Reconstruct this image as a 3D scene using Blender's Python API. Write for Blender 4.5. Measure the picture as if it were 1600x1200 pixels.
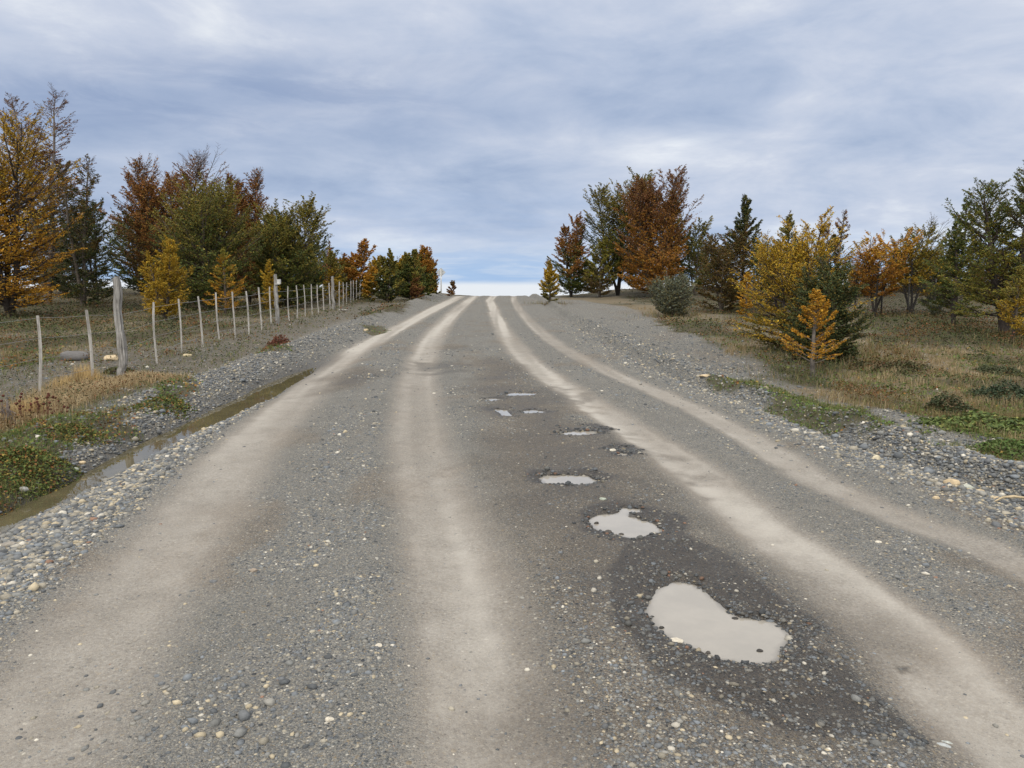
import bpy, math, random
import numpy as np
from mathutils import Vector, Matrix

# ------------------------------------------------------------------ camera, sky, sun, exposure
for o in list(bpy.data.objects):
    bpy.data.objects.remove(o)
scene = bpy.context.scene
COL = scene.collection
FOC = 1164.0                      # focal length in pixels of the 1600 px wide photograph
EYE = 1.6
PITCH = math.atan(130.0 / FOC)
SLOPE = 0.0385

cam_d = bpy.data.cameras.new("camera")
cam_d.sensor_width = 36.0
cam_d.lens = FOC / 1600.0 * 36.0
cam_d.clip_start = 0.05
cam_d.clip_end = 20000.0
cam = bpy.data.objects.new("camera", cam_d)
cam.location = (0, 0, EYE)
cam.rotation_euler = (math.pi / 2 - PITCH, 0, 0)
COL.objects.link(cam)
scene.camera = cam

SUN_EL, SUN_AZ = math.radians(42), math.radians(205)
world = bpy.data.worlds.new("World")
scene.world = world
world.use_nodes = True


class NT:
    """small helper to wire shader nodes"""
    def __init__(s, tree):
        s.t = tree; s.n = tree.nodes; s.l = tree.links

    def node(s, typ, **kw):
        n = s.n.new(typ)
        for k, v in kw.items():
            setattr(n, k, v)
        return n

    def put(s, sock, v):
        if isinstance(v, bpy.types.NodeSocket):
            s.l.new(v, sock)
        elif v is not None:
            if isinstance(v, (tuple, list)) and len(v) == 3 and sock.type == 'RGBA':
                v = (*v, 1)
            sock.default_value = v

    def math(s, op, a, b=None, c=None, clamp=False):
        n = s.node('ShaderNodeMath', operation=op, use_clamp=clamp)
        s.put(n.inputs[0], a)
        if b is not None: s.put(n.inputs[1], b)
        if c is not None: s.put(n.inputs[2], c)
        return n.outputs[0]

    def vmath(s, op, a, b=None, scale=None):
        n = s.node('ShaderNodeVectorMath', operation=op)
        s.put(n.inputs[0], a)
        if b is not None: s.put(n.inputs[1], b)
        if scale is not None: s.put(n.inputs['Scale'], scale)
        return n.outputs[0]

    def mix(s, f, a, b, blend='MIX'):
        n = s.node('ShaderNodeMix', data_type='RGBA', blend_type=blend)
        s.put(n.inputs[0], f); s.put(n.inputs[6], a); s.put(n.inputs[7], b)
        return n.outputs[2]

    def ramp(s, f, stops, interp='LINEAR'):
        n = s.node('ShaderNodeValToRGB')
        r = n.color_ramp; r.interpolation = interp
        while len(r.elements) > 1: r.elements.remove(r.elements[-1])
        for i, (p, c) in enumerate(stops):
            e = r.elements[0] if i == 0 else r.elements.new(p)
            e.position = p
            e.color = (*c, 1) if isinstance(c, tuple) else (c, c, c, 1)
        s.put(n.inputs[0], f)
        return n.outputs[0]

    def noise(s, vec, scale, detail=4, rough=0.55, dist=0.0, out=0):
        n = s.node('ShaderNodeTexNoise')
        s.put(n.inputs['Vector'], vec)
        n.inputs['Scale'].default_value = scale
        n.inputs['Detail'].default_value = detail
        n.inputs['Roughness'].default_value = rough
        n.inputs['Distortion'].default_value = dist
        return n.outputs[out]

    def maprange(s, v, a, b, c=0.0, d=1.0, smooth=True):
        n = s.node('ShaderNodeMapRange', interpolation_type='SMOOTHSTEP' if smooth else 'LINEAR')
        s.put(n.inputs['Value'], v)
        for k, x in zip(('From Min', 'From Max', 'To Min', 'To Max'), (a, b, c, d)):
            n.inputs[k].default_value = x
        return n.outputs['Result']


w = NT(world.node_tree)
w.n.clear()
tc = w.node('ShaderNodeTexCoord')
sep = w.node('ShaderNodeSeparateXYZ'); w.l.new(tc.outputs['Generated'], sep.inputs[0])
el = sep.outputs['Z']
elc = w.math('MAXIMUM', el, 0.0)
den = w.math('ADD', w.math('MULTIPLY', elc, 1.0), 0.22)
px_ = w.math('DIVIDE', sep.outputs['X'], den)
py_ = w.math('DIVIDE', sep.outputs['Y'], den)
cmb = w.node('ShaderNodeCombineXYZ')
w.put(cmb.inputs[0], px_); w.put(cmb.inputs[1], py_); w.put(cmb.inputs[2], 3.7)
P = cmb.outputs[0]
big = w.noise(P, 0.9, 3, 0.5, 0.3)
med = w.noise(w.vmath('MULTIPLY', P, (1.0, 1.1, 1.0)), 2.3, 8, 0.58, 0.35)
wisp = w.noise(w.vmath('MULTIPLY', tc.outputs['Generated'], (1.0, 1.0, 3.2)), 5.5, 8, 0.6, 0.5)
cover = w.math('ADD', w.math('MULTIPLY', big, 0.42), w.math('ADD', w.math('MULTIPLY', med, 0.42), w.math('MULTIPLY', wisp, 0.28)))
cloud_col = w.ramp(w.maprange(cover, 0.38, 0.71, smooth=False), [
    (0.0, (0.285, 0.365, 0.53)), (0.22, (0.365, 0.445, 0.60)), (0.45, (0.45, 0.52, 0.66)),
    (0.7, (0.56, 0.61, 0.72)), (1.0, (0.78, 0.81, 0.85))])
# the thick blue-grey bank low on the left
def blob(dx, dy, dz, sx, sz):
    a = math.sqrt(dx * dx + dy * dy + dz * dz)
    ax = w.math('SUBTRACT', w.math('DIVIDE', sep.outputs['X'], w.math('MAXIMUM', sep.outputs['Y'], 0.05)), dx / dy)
    az = w.math('SUBTRACT', w.math('DIVIDE', el, w.math('MAXIMUM', sep.outputs['Y'], 0.05)), dz / dy)
    q = w.math('ADD', w.math('POWER', w.math('ABSOLUTE', w.math('DIVIDE', ax, sx)), 2.0),
               w.math('POWER', w.math('ABSOLUTE', w.math('DIVIDE', az, sz)), 2.0))
    front = w.maprange(sep.outputs['Y'], 0.05, 0.2)
    return w.math('MULTIPLY', w.math('EXPONENT', w.math('MULTIPLY', q, -1.0)), front)
rag = w.noise(w.vmath('MULTIPLY', tc.outputs['Generated'], (1.0, 1.0, 4.5)), 6.0, 7, 0.62, 0.6)
ragm = w.maprange(rag, 0.36, 0.62)
b1 = w.math('MULTIPLY', blob(-0.44, 1, 0.262, 0.42, 0.055), w.math('ADD', w.math('MULTIPLY', ragm, 0.45), 0.55))
cloud_col = w.mix(w.math('MULTIPLY', b1, 0.9), cloud_col, (0.245, 0.325, 0.50))
b2 = w.math('MULTIPLY', blob(0.20, 1, 0.197, 0.07, 0.018), w.math('ADD', w.math('MULTIPLY', ragm, 0.7), 0.3))
cloud_col = w.mix(w.math('MULTIPLY', b2, 0.95), cloud_col, (0.82, 0.85, 0.89))
b3 = w.math('MULTIPLY', blob(-0.08, 1, 0.10, 0.45, 0.045), w.math('SUBTRACT', 1.0, w.math('MULTIPLY', ragm, 0.6)))
cloud_col = w.mix(w.math('MULTIPLY', b3, 0.35), cloud_col, (0.33, 0.46, 0.70))
# clear strip of sky above the horizon, with a bright bank lying on the horizon itself
streak = w.noise(w.vmath('MULTIPLY', tc.outputs['Generated'], (1.0, 1.0, 9.0)), 5.0, 5, 0.6, 0.4)
lowblue = w.mix(w.maprange(streak, 0.42, 0.62), (0.33, 0.50, 0.76), (0.56, 0.66, 0.80))
f_low = w.maprange(el, 0.03, 0.10, 0.8, 0.0)
c2 = w.mix(f_low, cloud_col, lowblue)
edge = w.math('ADD', el, w.math('MULTIPLY', w.math('SUBTRACT', streak, 0.5), 0.012))
c3 = w.mix(w.maprange(edge, 0.020, 0.027, 1.0, 0.0), c2, (0.74, 0.78, 0.83))
# an overcast sky is brightest overhead
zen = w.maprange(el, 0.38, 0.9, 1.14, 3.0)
back = w.maprange(sep.outputs['Y'], -0.9, 0.15, 1.9, 1.0)  # unseen sky behind the camera brightened to light the ground more
bg = w.node('ShaderNodeBackground')
warm = w.mix(w.maprange(el, 0.36, 0.75), (1, 1, 1), (1.18, 1.02, 0.80))  # tint added to unseen overhead and rear sky to warm the ground light
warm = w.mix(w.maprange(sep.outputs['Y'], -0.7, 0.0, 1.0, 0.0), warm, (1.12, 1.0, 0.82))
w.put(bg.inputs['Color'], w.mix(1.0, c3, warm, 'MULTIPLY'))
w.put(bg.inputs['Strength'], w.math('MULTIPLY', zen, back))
sky = w.node('ShaderNodeTexSky', sky_type='NISHITA')
sky.sun_disc = False
sky.sun_elevation = SUN_EL
sky.sun_rotation = SUN_AZ
bg2 = w.node('ShaderNodeBackground')
w.put(bg2.inputs['Color'], sky.outputs[0]); bg2.inputs['Strength'].default_value = 0.05
mx = w.node('ShaderNodeMixShader'); mx.inputs[0].default_value = 0.06
w.l.new(bg.outputs[0], mx.inputs[1]); w.l.new(bg2.outputs[0], mx.inputs[2])
wo = w.node('ShaderNodeOutputWorld')
w.l.new(mx.outputs[0], wo.inputs['Surface'])

sun_d = bpy.data.lights.new("sun", 'SUN')
sun_d.energy = 1.5
sun_d.angle = math.radians(16)
sun_d.color = (1.0, 0.93, 0.82)
sun = bpy.data.objects.new("sun", sun_d)
sd_ = Vector((math.sin(SUN_AZ) * math.cos(SUN_EL), math.cos(SUN_AZ) * math.cos(SUN_EL), math.sin(SUN_EL)))
sun.rotation_euler = sd_.to_track_quat('Z', 'Y').to_euler()
sun.location = (0, -5, 30)
COL.objects.link(sun)

vs = scene.view_settings
vs.view_transform = 'Standard'; vs.look = 'None'; vs.exposure = 0.0; vs.gamma = 1.0
scene.cycles.max_bounces = 6
scene.cycles.transparent_max_bounces = 8
scene.cycles.use_denoising = True
try:
    scene.cycles.denoiser = 'OPENIMAGEDENOISE'
except Exception:
    pass

# ------------------------------------------------------------------ numeric helpers
rng0 = np.random.default_rng(11)


def hash2(ix, iy, seed):
    h = (ix.astype(np.int64) * 374761393 + iy.astype(np.int64) * 668265263 + seed * 974634777) & 0xffffffff
    h = ((h ^ (h >> 13)) * 1274126177) & 0xffffffff
    h = ((h ^ (h >> 16)) * 2246822519) & 0xffffffff
    return ((h ^ (h >> 15)) & 0xffffff) / float(0xffffff)


def vnoise(x, y, seed=0):
    ix = np.floor(x); iy = np.floor(y)
    fx = x - ix; fy = y - iy
    fx = fx * fx * (3 - 2 * fx); fy = fy * fy * (3 - 2 * fy)
    a = hash2(ix, iy, seed); b = hash2(ix + 1, iy, seed)
    c = hash2(ix, iy + 1, seed); d = hash2(ix + 1, iy + 1, seed)
    return (a * (1 - fx) + b * fx) * (1 - fy) + (c * (1 - fx) + d * fx) * fy


def fbm(x, y, seed=0, octv=4, gain=0.5):
    s = 0; a = 1.0; t = 0
    for i in range(octv):
        s = s + a * vnoise(x * 2 ** i + 17.3 * i, y * 2 ** i + 9.1 * i, seed + i * 31)
        t += a; a *= gain
    return s / t


def sstep(e0, e1, x):
    t = np.clip((x - e0) / (e1 - e0), 0, 1)
    return t * t * (3 - 2 * t)


ca, sa = math.cos(PITCH), math.sin(PITCH)


def G(px, py):
    """photo pixel -> (X, Y) on the sloping plane of the near ground"""
    dx = px - 800.0
    dy = FOC * ca + (600.0 - py) * sa
    dz = -FOC * sa + (600.0 - py) * ca
    t = EYE / (SLOPE * dy - dz)
    return dx * t, dy * t


def GL(pts):
    return [G(x, y) for x, y in pts]


def ray_at(px, py, Y):
    """point at forward distance Y seen at that pixel"""
    dx = px - 800.0
    dy = FOC * ca + (600.0 - py) * sa
    dz = -FOC * sa + (600.0 - py) * ca
    t = Y / dy
    return dx * t, Y, EYE + dz * t


def curve(pts, extra=()):
    a = sorted([(G(x, y)[1], G(x, y)[0]) for x, y in pts] + [(Y, X) for X, Y in extra])
    ys = np.array([p[0] for p in a]); xs = np.array([p[1] for p in a])
    k = np.linspace(1 / 1.5, 1 / 100.0, 900)
    v = np.interp(1 / k, ys, xs)
    for _ in range(2):
        p = np.concatenate([2 * v[0] - v[24:0:-1], v, 2 * v[-1] - v[-2:-26:-1]])
        w_ = np.hanning(51)[1:-1]; w_ /= w_.sum()
        v = np.convolve(p, w_, 'valid')[:900]
    ky, kv = (1 / k), v
    blend = lambda Y: np.where(Y < 30, np.interp(Y, ky, kv), np.interp(Y, ys, xs))
    return lambda Y: blend(np.asarray(Y, float))


def sd_poly(X, Y, poly):
    """signed distance, negative inside"""
    X = np.asarray(X, float); Y = np.asarray(Y, float)
    d = np.full(X.shape, 1e9); ins = np.zeros(X.shape, bool)
    n = len(poly)
    for i in range(n):
        ax, ay = poly[i]; bx, by = poly[(i + 1) % n]
        ex, ey = bx - ax, by - ay
        L = ex * ex + ey * ey + 1e-12
        t = np.clip(((X - ax) * ex + (Y - ay) * ey) / L, 0, 1)
        q = np.hypot(X - ax - t * ex, Y - ay - t * ey)
        d = np.minimum(d, q)
        c = ((ay > Y) != (by > Y)) & (X < (bx - ax) * (Y - ay) / (by - ay + 1e-12) + ax)
        ins ^= c
    return np.where(ins, -d, d)


# ------------------------------------------------------------------ layout of road, ditch, berms
XL = curve([(0, 950), (60, 850), (250, 715), (400, 637), (490, 585), (540, 545), (590, 512), (650, 484), (697, 466)], [(-2.9, 0), (-4.4, 49), (-3.6, 60), (-1.5, 75), (2.0, 95)])
XR = curve([(1600, 790), (1400, 720), (1200, 640), (1080, 592), (990, 550), (920, 515), (860, 482), (832, 466)], [(4.2, 0), (1.25, 49), (1.9, 60), (4.0, 75), (7.5, 95)])
XD = curve([(0, 800), (60, 772), (118, 740), (170, 717), (230, 686), (275, 664), (302, 651), (370, 624), (400, 605), (440, 587), (490, 566)], [(-3.35, 0), (-3.7, 20), (-4.4, 49)])
XB = curve([(1600, 762), (1400, 697), (1290, 656), (1180, 616), (1100, 596), (1010, 557), (950, 525), (900, 497), (855, 472)], [(4.9, 0), (1.5, 49)])
TR = [
    (curve([(30, 1180), (85, 1100), (150, 1000), (225, 900), (310, 800), (385, 700), (490, 600), (530, 560), (606, 520), (664, 490), (705, 470)], [(-1.35, 0)]), 0.38, 0.76),
    (curve([(790, 1190), (765, 1100), (745, 1000), (716, 900), (686, 800), (657, 700), (651, 600), (662, 560), (680, 520), (708, 490), (732, 470)], [(-0.02, 0)]), 0.32, 0.90),
    (curve([(1520, 1120), (1410, 1000), (1290, 900), (1165, 805), (1080, 735), (1000, 680), (940, 645), (873, 598), (814, 559), (790, 520), (775, 490), (765, 470)], [(2.0, 0)]), 0.29, 1.0),
    (curve([(1600, 884), (1512, 849), (1417, 814), (1320, 773), (1242, 735), (1195, 700), (1132, 662), (1060, 628), (1000, 601), (940, 577), (880, 547), (844, 518), (815, 490), (803, 470)], [(3.1, 0)]), 0.22, 0.8),
]


def C5(pts, s, ox, oy):
    return GL([(ox + x / s, oy + y / s) for x, y in pts])


s5 = 3.333
PUD = [  # outline of the water, depth of the hole, label
    (C5([(500, 190), (620, 200), (740, 270), (860, 390), (940, 450), (1050, 465), (1180, 480), (1240, 530), (1320, 590), (1290, 650), (1240, 720), (1240, 770), (1150, 810), (1000, 810), (850, 780), (740, 750), (640, 700), (560, 660), (460, 610), (390, 560), (340, 480), (300, 420), (310, 340), (380, 240)], 4.444, 940, 860), 0.05,
     "largest muddy puddle in the road, kidney-shaped and milky, nearest the viewer"),
    (C5([(720, 970), (780, 940), (870, 935), (900, 900), (1000, 905), (1010, 925), (940, 940), (1000, 970), (1080, 990), (1120, 1030), (1090, 1055), (960, 1085), (870, 1060), (800, 1045), (750, 1020)], s5, 700, 520), 0.05,
     "second puddle up the road, milky water with dark stones along its left rim"),
    (C5([(470, 755), (500, 740), (620, 735), (720, 740), (790, 770), (760, 790), (640, 800), (560, 795), (500, 790)], s5, 700, 520), 0.045,
     "oval sky-reflecting puddle, third up the road, with reddish stones behind it"),
    (C5([(870, 640), (900, 632), (940, 636), (938, 650), (885, 654)], s5, 700, 520), 0.04,
     "tiny remnant of water at the bottom of a round dark pothole"),
    (C5([(585, 530), (650, 520), (770, 518), (775, 533), (690, 541), (600, 538)], s5, 700, 520), 0.04,
     "narrow puddle along the near side of a crescent-shaped dark pothole"),
    (C5([(235, 404), (330, 408), (350, 440), (285, 441)], s5, 700, 520), 0.035,
     "left puddle of the middle pair in the road, bright with sky reflection"),
    (C5([(380, 413), (450, 406), (520, 420), (400, 427)], s5, 700, 520), 0.035,
     "right puddle of the middle pair in the road, a thin bright streak"),
    (C5([(190, 350), (260, 342), (315, 350), (230, 363)], s5, 700, 520), 0.03,
     "left puddle of the farthest pair in the road"),
    (C5([(300, 324), (350, 318), (465, 321), (440, 332), (310, 336)], s5, 700, 520), 0.03,
     "right puddle of the farthest pair in the road"),
]
HOLES = [C5([(800, 610), (850, 590), (950, 588), (1010, 610), (1010, 640), (930, 658), (850, 650)], s5, 700, 520),
         C5([(580, 500), (700, 485), (820, 490), (865, 505), (800, 530), (600, 540)], s5, 700, 520)]
DIMPLES = [  # dry shallow holes in the crown of the road (px), radius
    (707, 545, .5, .05), (700, 567, .55, .06), (690, 578, .4, .05), (733, 590, .4, .03), (800, 580, .45, .03),
    (985, 706, .0, 0), (1310, 1060, .3, .02), (1250, 1125, .25, .02)]


def prof(Y):
    Y = np.asarray(Y, float)
    a, b = 47.0, 62.0
    s2 = -0.055
    z = np.where(Y < a, SLOPE * Y, 0)
    t = np.clip(Y - a, 0, b - a)
    zb = SLOPE * a + SLOPE * t + (s2 - SLOPE) * t * t / (2 * (b - a))
    zend = SLOPE * a + SLOPE * (b - a) + (s2 - SLOPE) * (b - a) / 2
    far = zend + s2 * np.clip(Y - b, 0, 90) + (-2.0) * sstep(150, 320, Y)
    return np.where(Y < a, z, np.where(Y < b, zb, far))


PUDZ = []


def height0(X, Y):
    X = np.asarray(X, float); Y = np.asarray(Y, float)
    z = prof(Y)
    xl, xr, xd, xb = XL(Y), XR(Y), XD(Y), XB(Y)
    near = 1 - sstep(55, 75, Y)
    for f, hw, st in TR:
        z = z - 0.032 * np.exp(-((X - f(Y)) / (hw * 1.0)) ** 2) * near
        z = z + 0.012 * (0.4 + fbm(X * 3, Y * 0.8, 7, 3)) * np.exp(-((np.abs(X - f(Y)) - hw * 1.45) / (hw * .35)) ** 2) * near
    inner = sstep(0.0, 0.6, X - xl) * sstep(0.0, 0.6, xr - X)
    z = z + inner * (0.02 + 0.012 * (fbm(X * 1.1, Y * 0.6, 5, 3) - 0.5)) + 0.006 * (fbm(X * 7, Y * 7, 6, 3) - 0.5)
    dl = xl - X; dr = X - xr
    # ditch on the left and the rough berm behind it
    fade = 1 - sstep(12.0, 14.0, Y)
    dn = (fbm(Y * 0.9, X * 0 + 3, 8, 3) - 0.5) * 0.14
    dw = np.interp(Y, [4, 5.5, 7, 9.5, 11, 13], [.13, .15, .21, .30, .27, .14])
    z = z - 0.06 * np.exp(-((X - xd - dn * fade) / 0.30) ** 2) * near
    z = z - 0.16 * fade * np.exp(-((X - xd - dn * fade) / dw) ** 2) * near
    bn = fbm(X * 1.3, Y * 1.0, 9, 4)
    z = z + (0.10 + 0.20 * (bn - 0.3)) * np.exp(-((X - (xd - 0.85)) / 0.42) ** 2) * near
    # gravel windrow on the right
    wn = fbm(Y * 1.1, X * 1.4, 12, 4)
    z = z + (0.09 + 0.22 * (wn - 0.25)) * np.exp(-((X - xb) / 0.22) ** 2) * near
    z = z + (0.05 * wn) * np.exp(-((X - xb + 0.55) / 0.2) ** 2) * near
    z = z - 0.07 * np.exp(-((X - xb + 0.3) / 0.16) ** 2) * near
    z = z + 0.12 * fbm(Y * 1.7, X * 1.7, 15, 3) * np.exp(-((X - xb - 0.75) / 0.35) ** 2) * (1 - sstep(7.5, 9.5, Y))
    # verges
    out = np.maximum(sstep(0.3, 2.2, dl), sstep(0.9, 3.0, dr))
    z = z + out * (0.16 * (fbm(X * 0.35, Y * 0.35, 20, 4) - 0.5) + 0.07 * (fbm(X * 1.4, Y * 1.4, 21, 3) - 0.5))
    # the banks stay up a little longer than the road behind the crest
    keep = np.maximum(sstep(0.5, 5.0, dl), sstep(0.5, 7.0, dr)) * sstep(40, 60, Y) * (1 - sstep(90, 160, Y))
    z = z + keep * (0.35 + 0.045 * np.clip(Y - 54, 0, 40))
    z = z + sstep(2.0, 9.0, dr) * sstep(36, 50, Y) * (1 - sstep(80, 140, Y)) * 0.35 * fbm(X * 0.3, Y * 0.2, 30, 3)
    z = z + sstep(8, 30, np.maximum(dl, dr)) * sstep(20, 45, Y) * (1 - sstep(90, 200, Y)) * 0.2
    for px, py, r, dp in DIMPLES:
        if dp:
            gx, gy = G(px, py)
            z = z - dp * np.exp(-(((X - gx) / r) ** 2 + ((Y - gy) / (r * 1.1)) ** 2))
    return z


def grown(poly, kx, ky):
    mx = sum(p[0] for p in poly) / len(poly); my = sum(p[1] for p in poly) / len(poly)
    return [(mx + (x - mx) * kx, my + (y - my) * ky) for x, y in poly]


PUD = [(grown(p, 1.08, 1.35) if i >= 4 else p, d, l) for i, (p, d, l) in enumerate(PUD)]
for poly, dep, lab in PUD:
    ax = np.array([p[0] for p in poly]); ay = np.array([p[1] for p in poly])
    PUDZ.append(float(height0(ax, ay).mean() - (0.022 if len(PUDZ) < 3 else 0.008)))


def height(X, Y):
    X = np.asarray(X, float); Y = np.asarray(Y, float)
    z = height0(X, Y)
    for poly in HOLES:
        ax = np.array([p[0] for p in poly]); ay = np.array([p[1] for p in poly])
        m = (X > ax.min() - .5) & (X < ax.max() + .5) & (Y > ay.min() - .6) & (Y < ay.max() + .6)
        if m.any():
            sd = sd_poly(X[m], Y[m], poly)
            z[m] = z[m] - 0.035 * sstep(0.06, -0.2, sd)
    for ip, ((poly, dep, lab), zw) in enumerate(zip(PUD, PUDZ)):
        rim = 0.018 if ip < 3 else 0.005
        ax = np.array([p[0] for p in poly]); ay = np.array([p[1] for p in poly])
        m = (X > ax.min() - 1) & (X < ax.max() + 1) & (Y > ay.min() - 1.2) & (Y < ay.max() + 1.2)
        if not m.any(): continue
        xs, ys = X[m], Y[m]
        sd = sd_poly(xs, ys, poly) + 0.05 * (fbm(xs * 14, ys * 14, 44, 4) - 0.5)
        g = np.where(sd < 0, -dep * sstep(0, -0.14, sd) - 0.02 * np.clip(-sd / 0.03, 0, 1), rim * np.clip(sd / 0.10, 0, 1) + 0.005 * np.clip(sd / 0.01, 0, 1))
        g = g + 0.25 * rim * (fbm(xs * 30, ys * 30, 45, 2) - 0.5)
        wgt = np.where(sd < 0, 1.0, np.exp(-(sd / 0.22) ** 2))
        z[m] = z[m] * (1 - wgt) + (zw + g) * wgt
    return z


def H1(x, y):
    return float(height(np.array([x]), np.array([y]))[0])


# patches of cover: polygons in photo pixels carried onto the ground
GREEN_P = [GL(p) for p in [
    [(-120, 700), (0, 688), (60, 668), (108, 690), (118, 722), (92, 748), (40, 770), (0, 792), (-120, 830)],
    [(60, 690), (110, 662), (190, 655), (212, 672), (150, 690), (110, 700)],
    [(228, 625), (262, 606), (304, 606), (306, 622), (268, 652), (245, 645)],
    [(140, 655), (230, 640), (235, 650), (180, 668)],
    [(0, 545), (90, 540), (95, 560), (0, 580)],
    [(400, 560), (440, 548), (450, 556), (410, 568)],
    [(570, 512), (600, 508), (605, 518), (580, 522)],
    [(1108, 598), (1180, 596), (1250, 618), (1350, 650), (1430, 680), (1380, 690), (1300, 672), (1200, 635)],
    [(1480, 625), (1640, 615), (1640, 690), (1540, 690), (1470, 675)],
    [(1440, 715), (1600, 700), (1640, 740), (1500, 722)],
]]
HEATH_P = [GL(p) for p in [
    [(1335, 492), (1640, 505), (1640, 548), (1500, 540), (1400, 530), (1340, 512)],
    [(1020, 500), (1100, 500), (1130, 520), (1060, 520)],
    [(1340, 572), (1410, 568), (1420, 582), (1350, 584)],
    [(1460, 622), (1520, 628), (1520, 642), (1460, 640)],
    [(1120, 520), (1190, 515), (1200, 532), (1130, 535)],
    [(-200, 490), (60, 478), (160, 470), (200, 500), (120, 515), (-200, 530)],
    [(120, 478), (250, 460), (250, 478), (140, 500)],
    [(590, 480), (640, 474), (630, 490), (590, 494)],
    [(560, 490), (600, 485), (590, 500), (560, 502)],
]]
STRAW_P = [GL(p) for p in [
    [(-150, 700), (-150, 640), (0, 650), (90, 608), (130, 592), (260, 588), (300, 592), (230, 612), (120, 642), (40, 668), (0, 690)],
    [(1345, 545), (1400, 535), (1640, 556), (1640, 625), (1500, 622), (1400, 600), (1330, 600)],
    [(960, 475), (1130, 480), (1130, 500), (1010, 492)],
    [(1230, 610), (1330, 600), (1480, 628), (1450, 650), (1330, 640)],
    [(1180, 500), (1210, 540), (1150, 560), (1120, 540)],
    [(10, 500), (180, 480), (260, 500), (230, 520), (60, 515)],
]]
GRAV_P = [GL(p) for p in [
    [(835, 470), (900, 468), (985, 480), (1040, 505), (1100, 530), (1160, 555), (1215, 585), (1190, 597), (1105, 590), (1000, 548), (900, 495)],
]]
BROWN_P = [GL(p) for p in [
    [(845, 1250), (850, 1000), (800, 850), (760, 700), (740, 600), (760, 560), (810, 570), (850, 620), (900, 650), (950, 690), (1010, 720), (1060, 800), (1200, 900), (1300, 970), (1350, 1060), (1480, 1180), (1480, 1250)],
    [(500, 590), (560, 575), (600, 585), (560, 610), (500, 615)],
]]
WET_P = [GL(p) for p in [
    [(985, 850), (1060, 840), (1150, 880), (1250, 955), (1305, 985), (1308, 1000), (1270, 1010), (1330, 1040), (1380, 1090), (1420, 1130), (1462, 1165), (1440, 1178), (1330, 1160), (1230, 1150), (1130, 1110), (1030, 1060), (960, 980), (940, 900)],
    [(895, 800), (960, 780), (1030, 790), (1080, 815), (1060, 850), (960, 855), (900, 840)],
    [(820, 735), (930, 730), (960, 750), (900, 770), (830, 760)],
    [(940, 700), (985, 694), (1008, 705), (1000, 715), (960, 716)],
    [(872, 672), (930, 664), (962, 671), (940, 682), (880, 684)],
    [(1395, 1037), (1420, 1036), (1435, 1048), (1405, 1047)],
]]
WET_FAR = [GL(p) for p in [
    [(752, 612), (800, 606), (860, 610), (880, 622), (870, 640), (820, 652), (770, 650), (745, 634)],
    [(665, 566), (695, 563), (722, 566), (728, 570), (700, 574), (672, 572)], [(690, 577), (712, 576), (715, 580), (692, 581)], [(694, 544), (715, 542), (730, 545), (708, 548)],
    [(860, 690), (960, 690), (1000, 730), (980, 790), (880, 800), (820, 760), (830, 710)],
]]


def patch(X, Y, polys, soft, nz, namp):
    v = np.zeros(np.shape(X))
    for poly in polys:
        ax = [p[0] for p in poly]; ay = [p[1] for p in poly]
        pad = soft * 2 + namp + 0.2
        m = (X > min(ax) - pad) & (X < max(ax) + pad) & (Y > min(ay) - pad) & (Y < max(ay) + pad)
        if not m.any(): continue
        sd = sd_poly(X[m], Y[m], poly) + nz[m] * namp
        v[m] = np.maximum(v[m], sstep(soft, -soft, sd))
    return v


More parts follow.
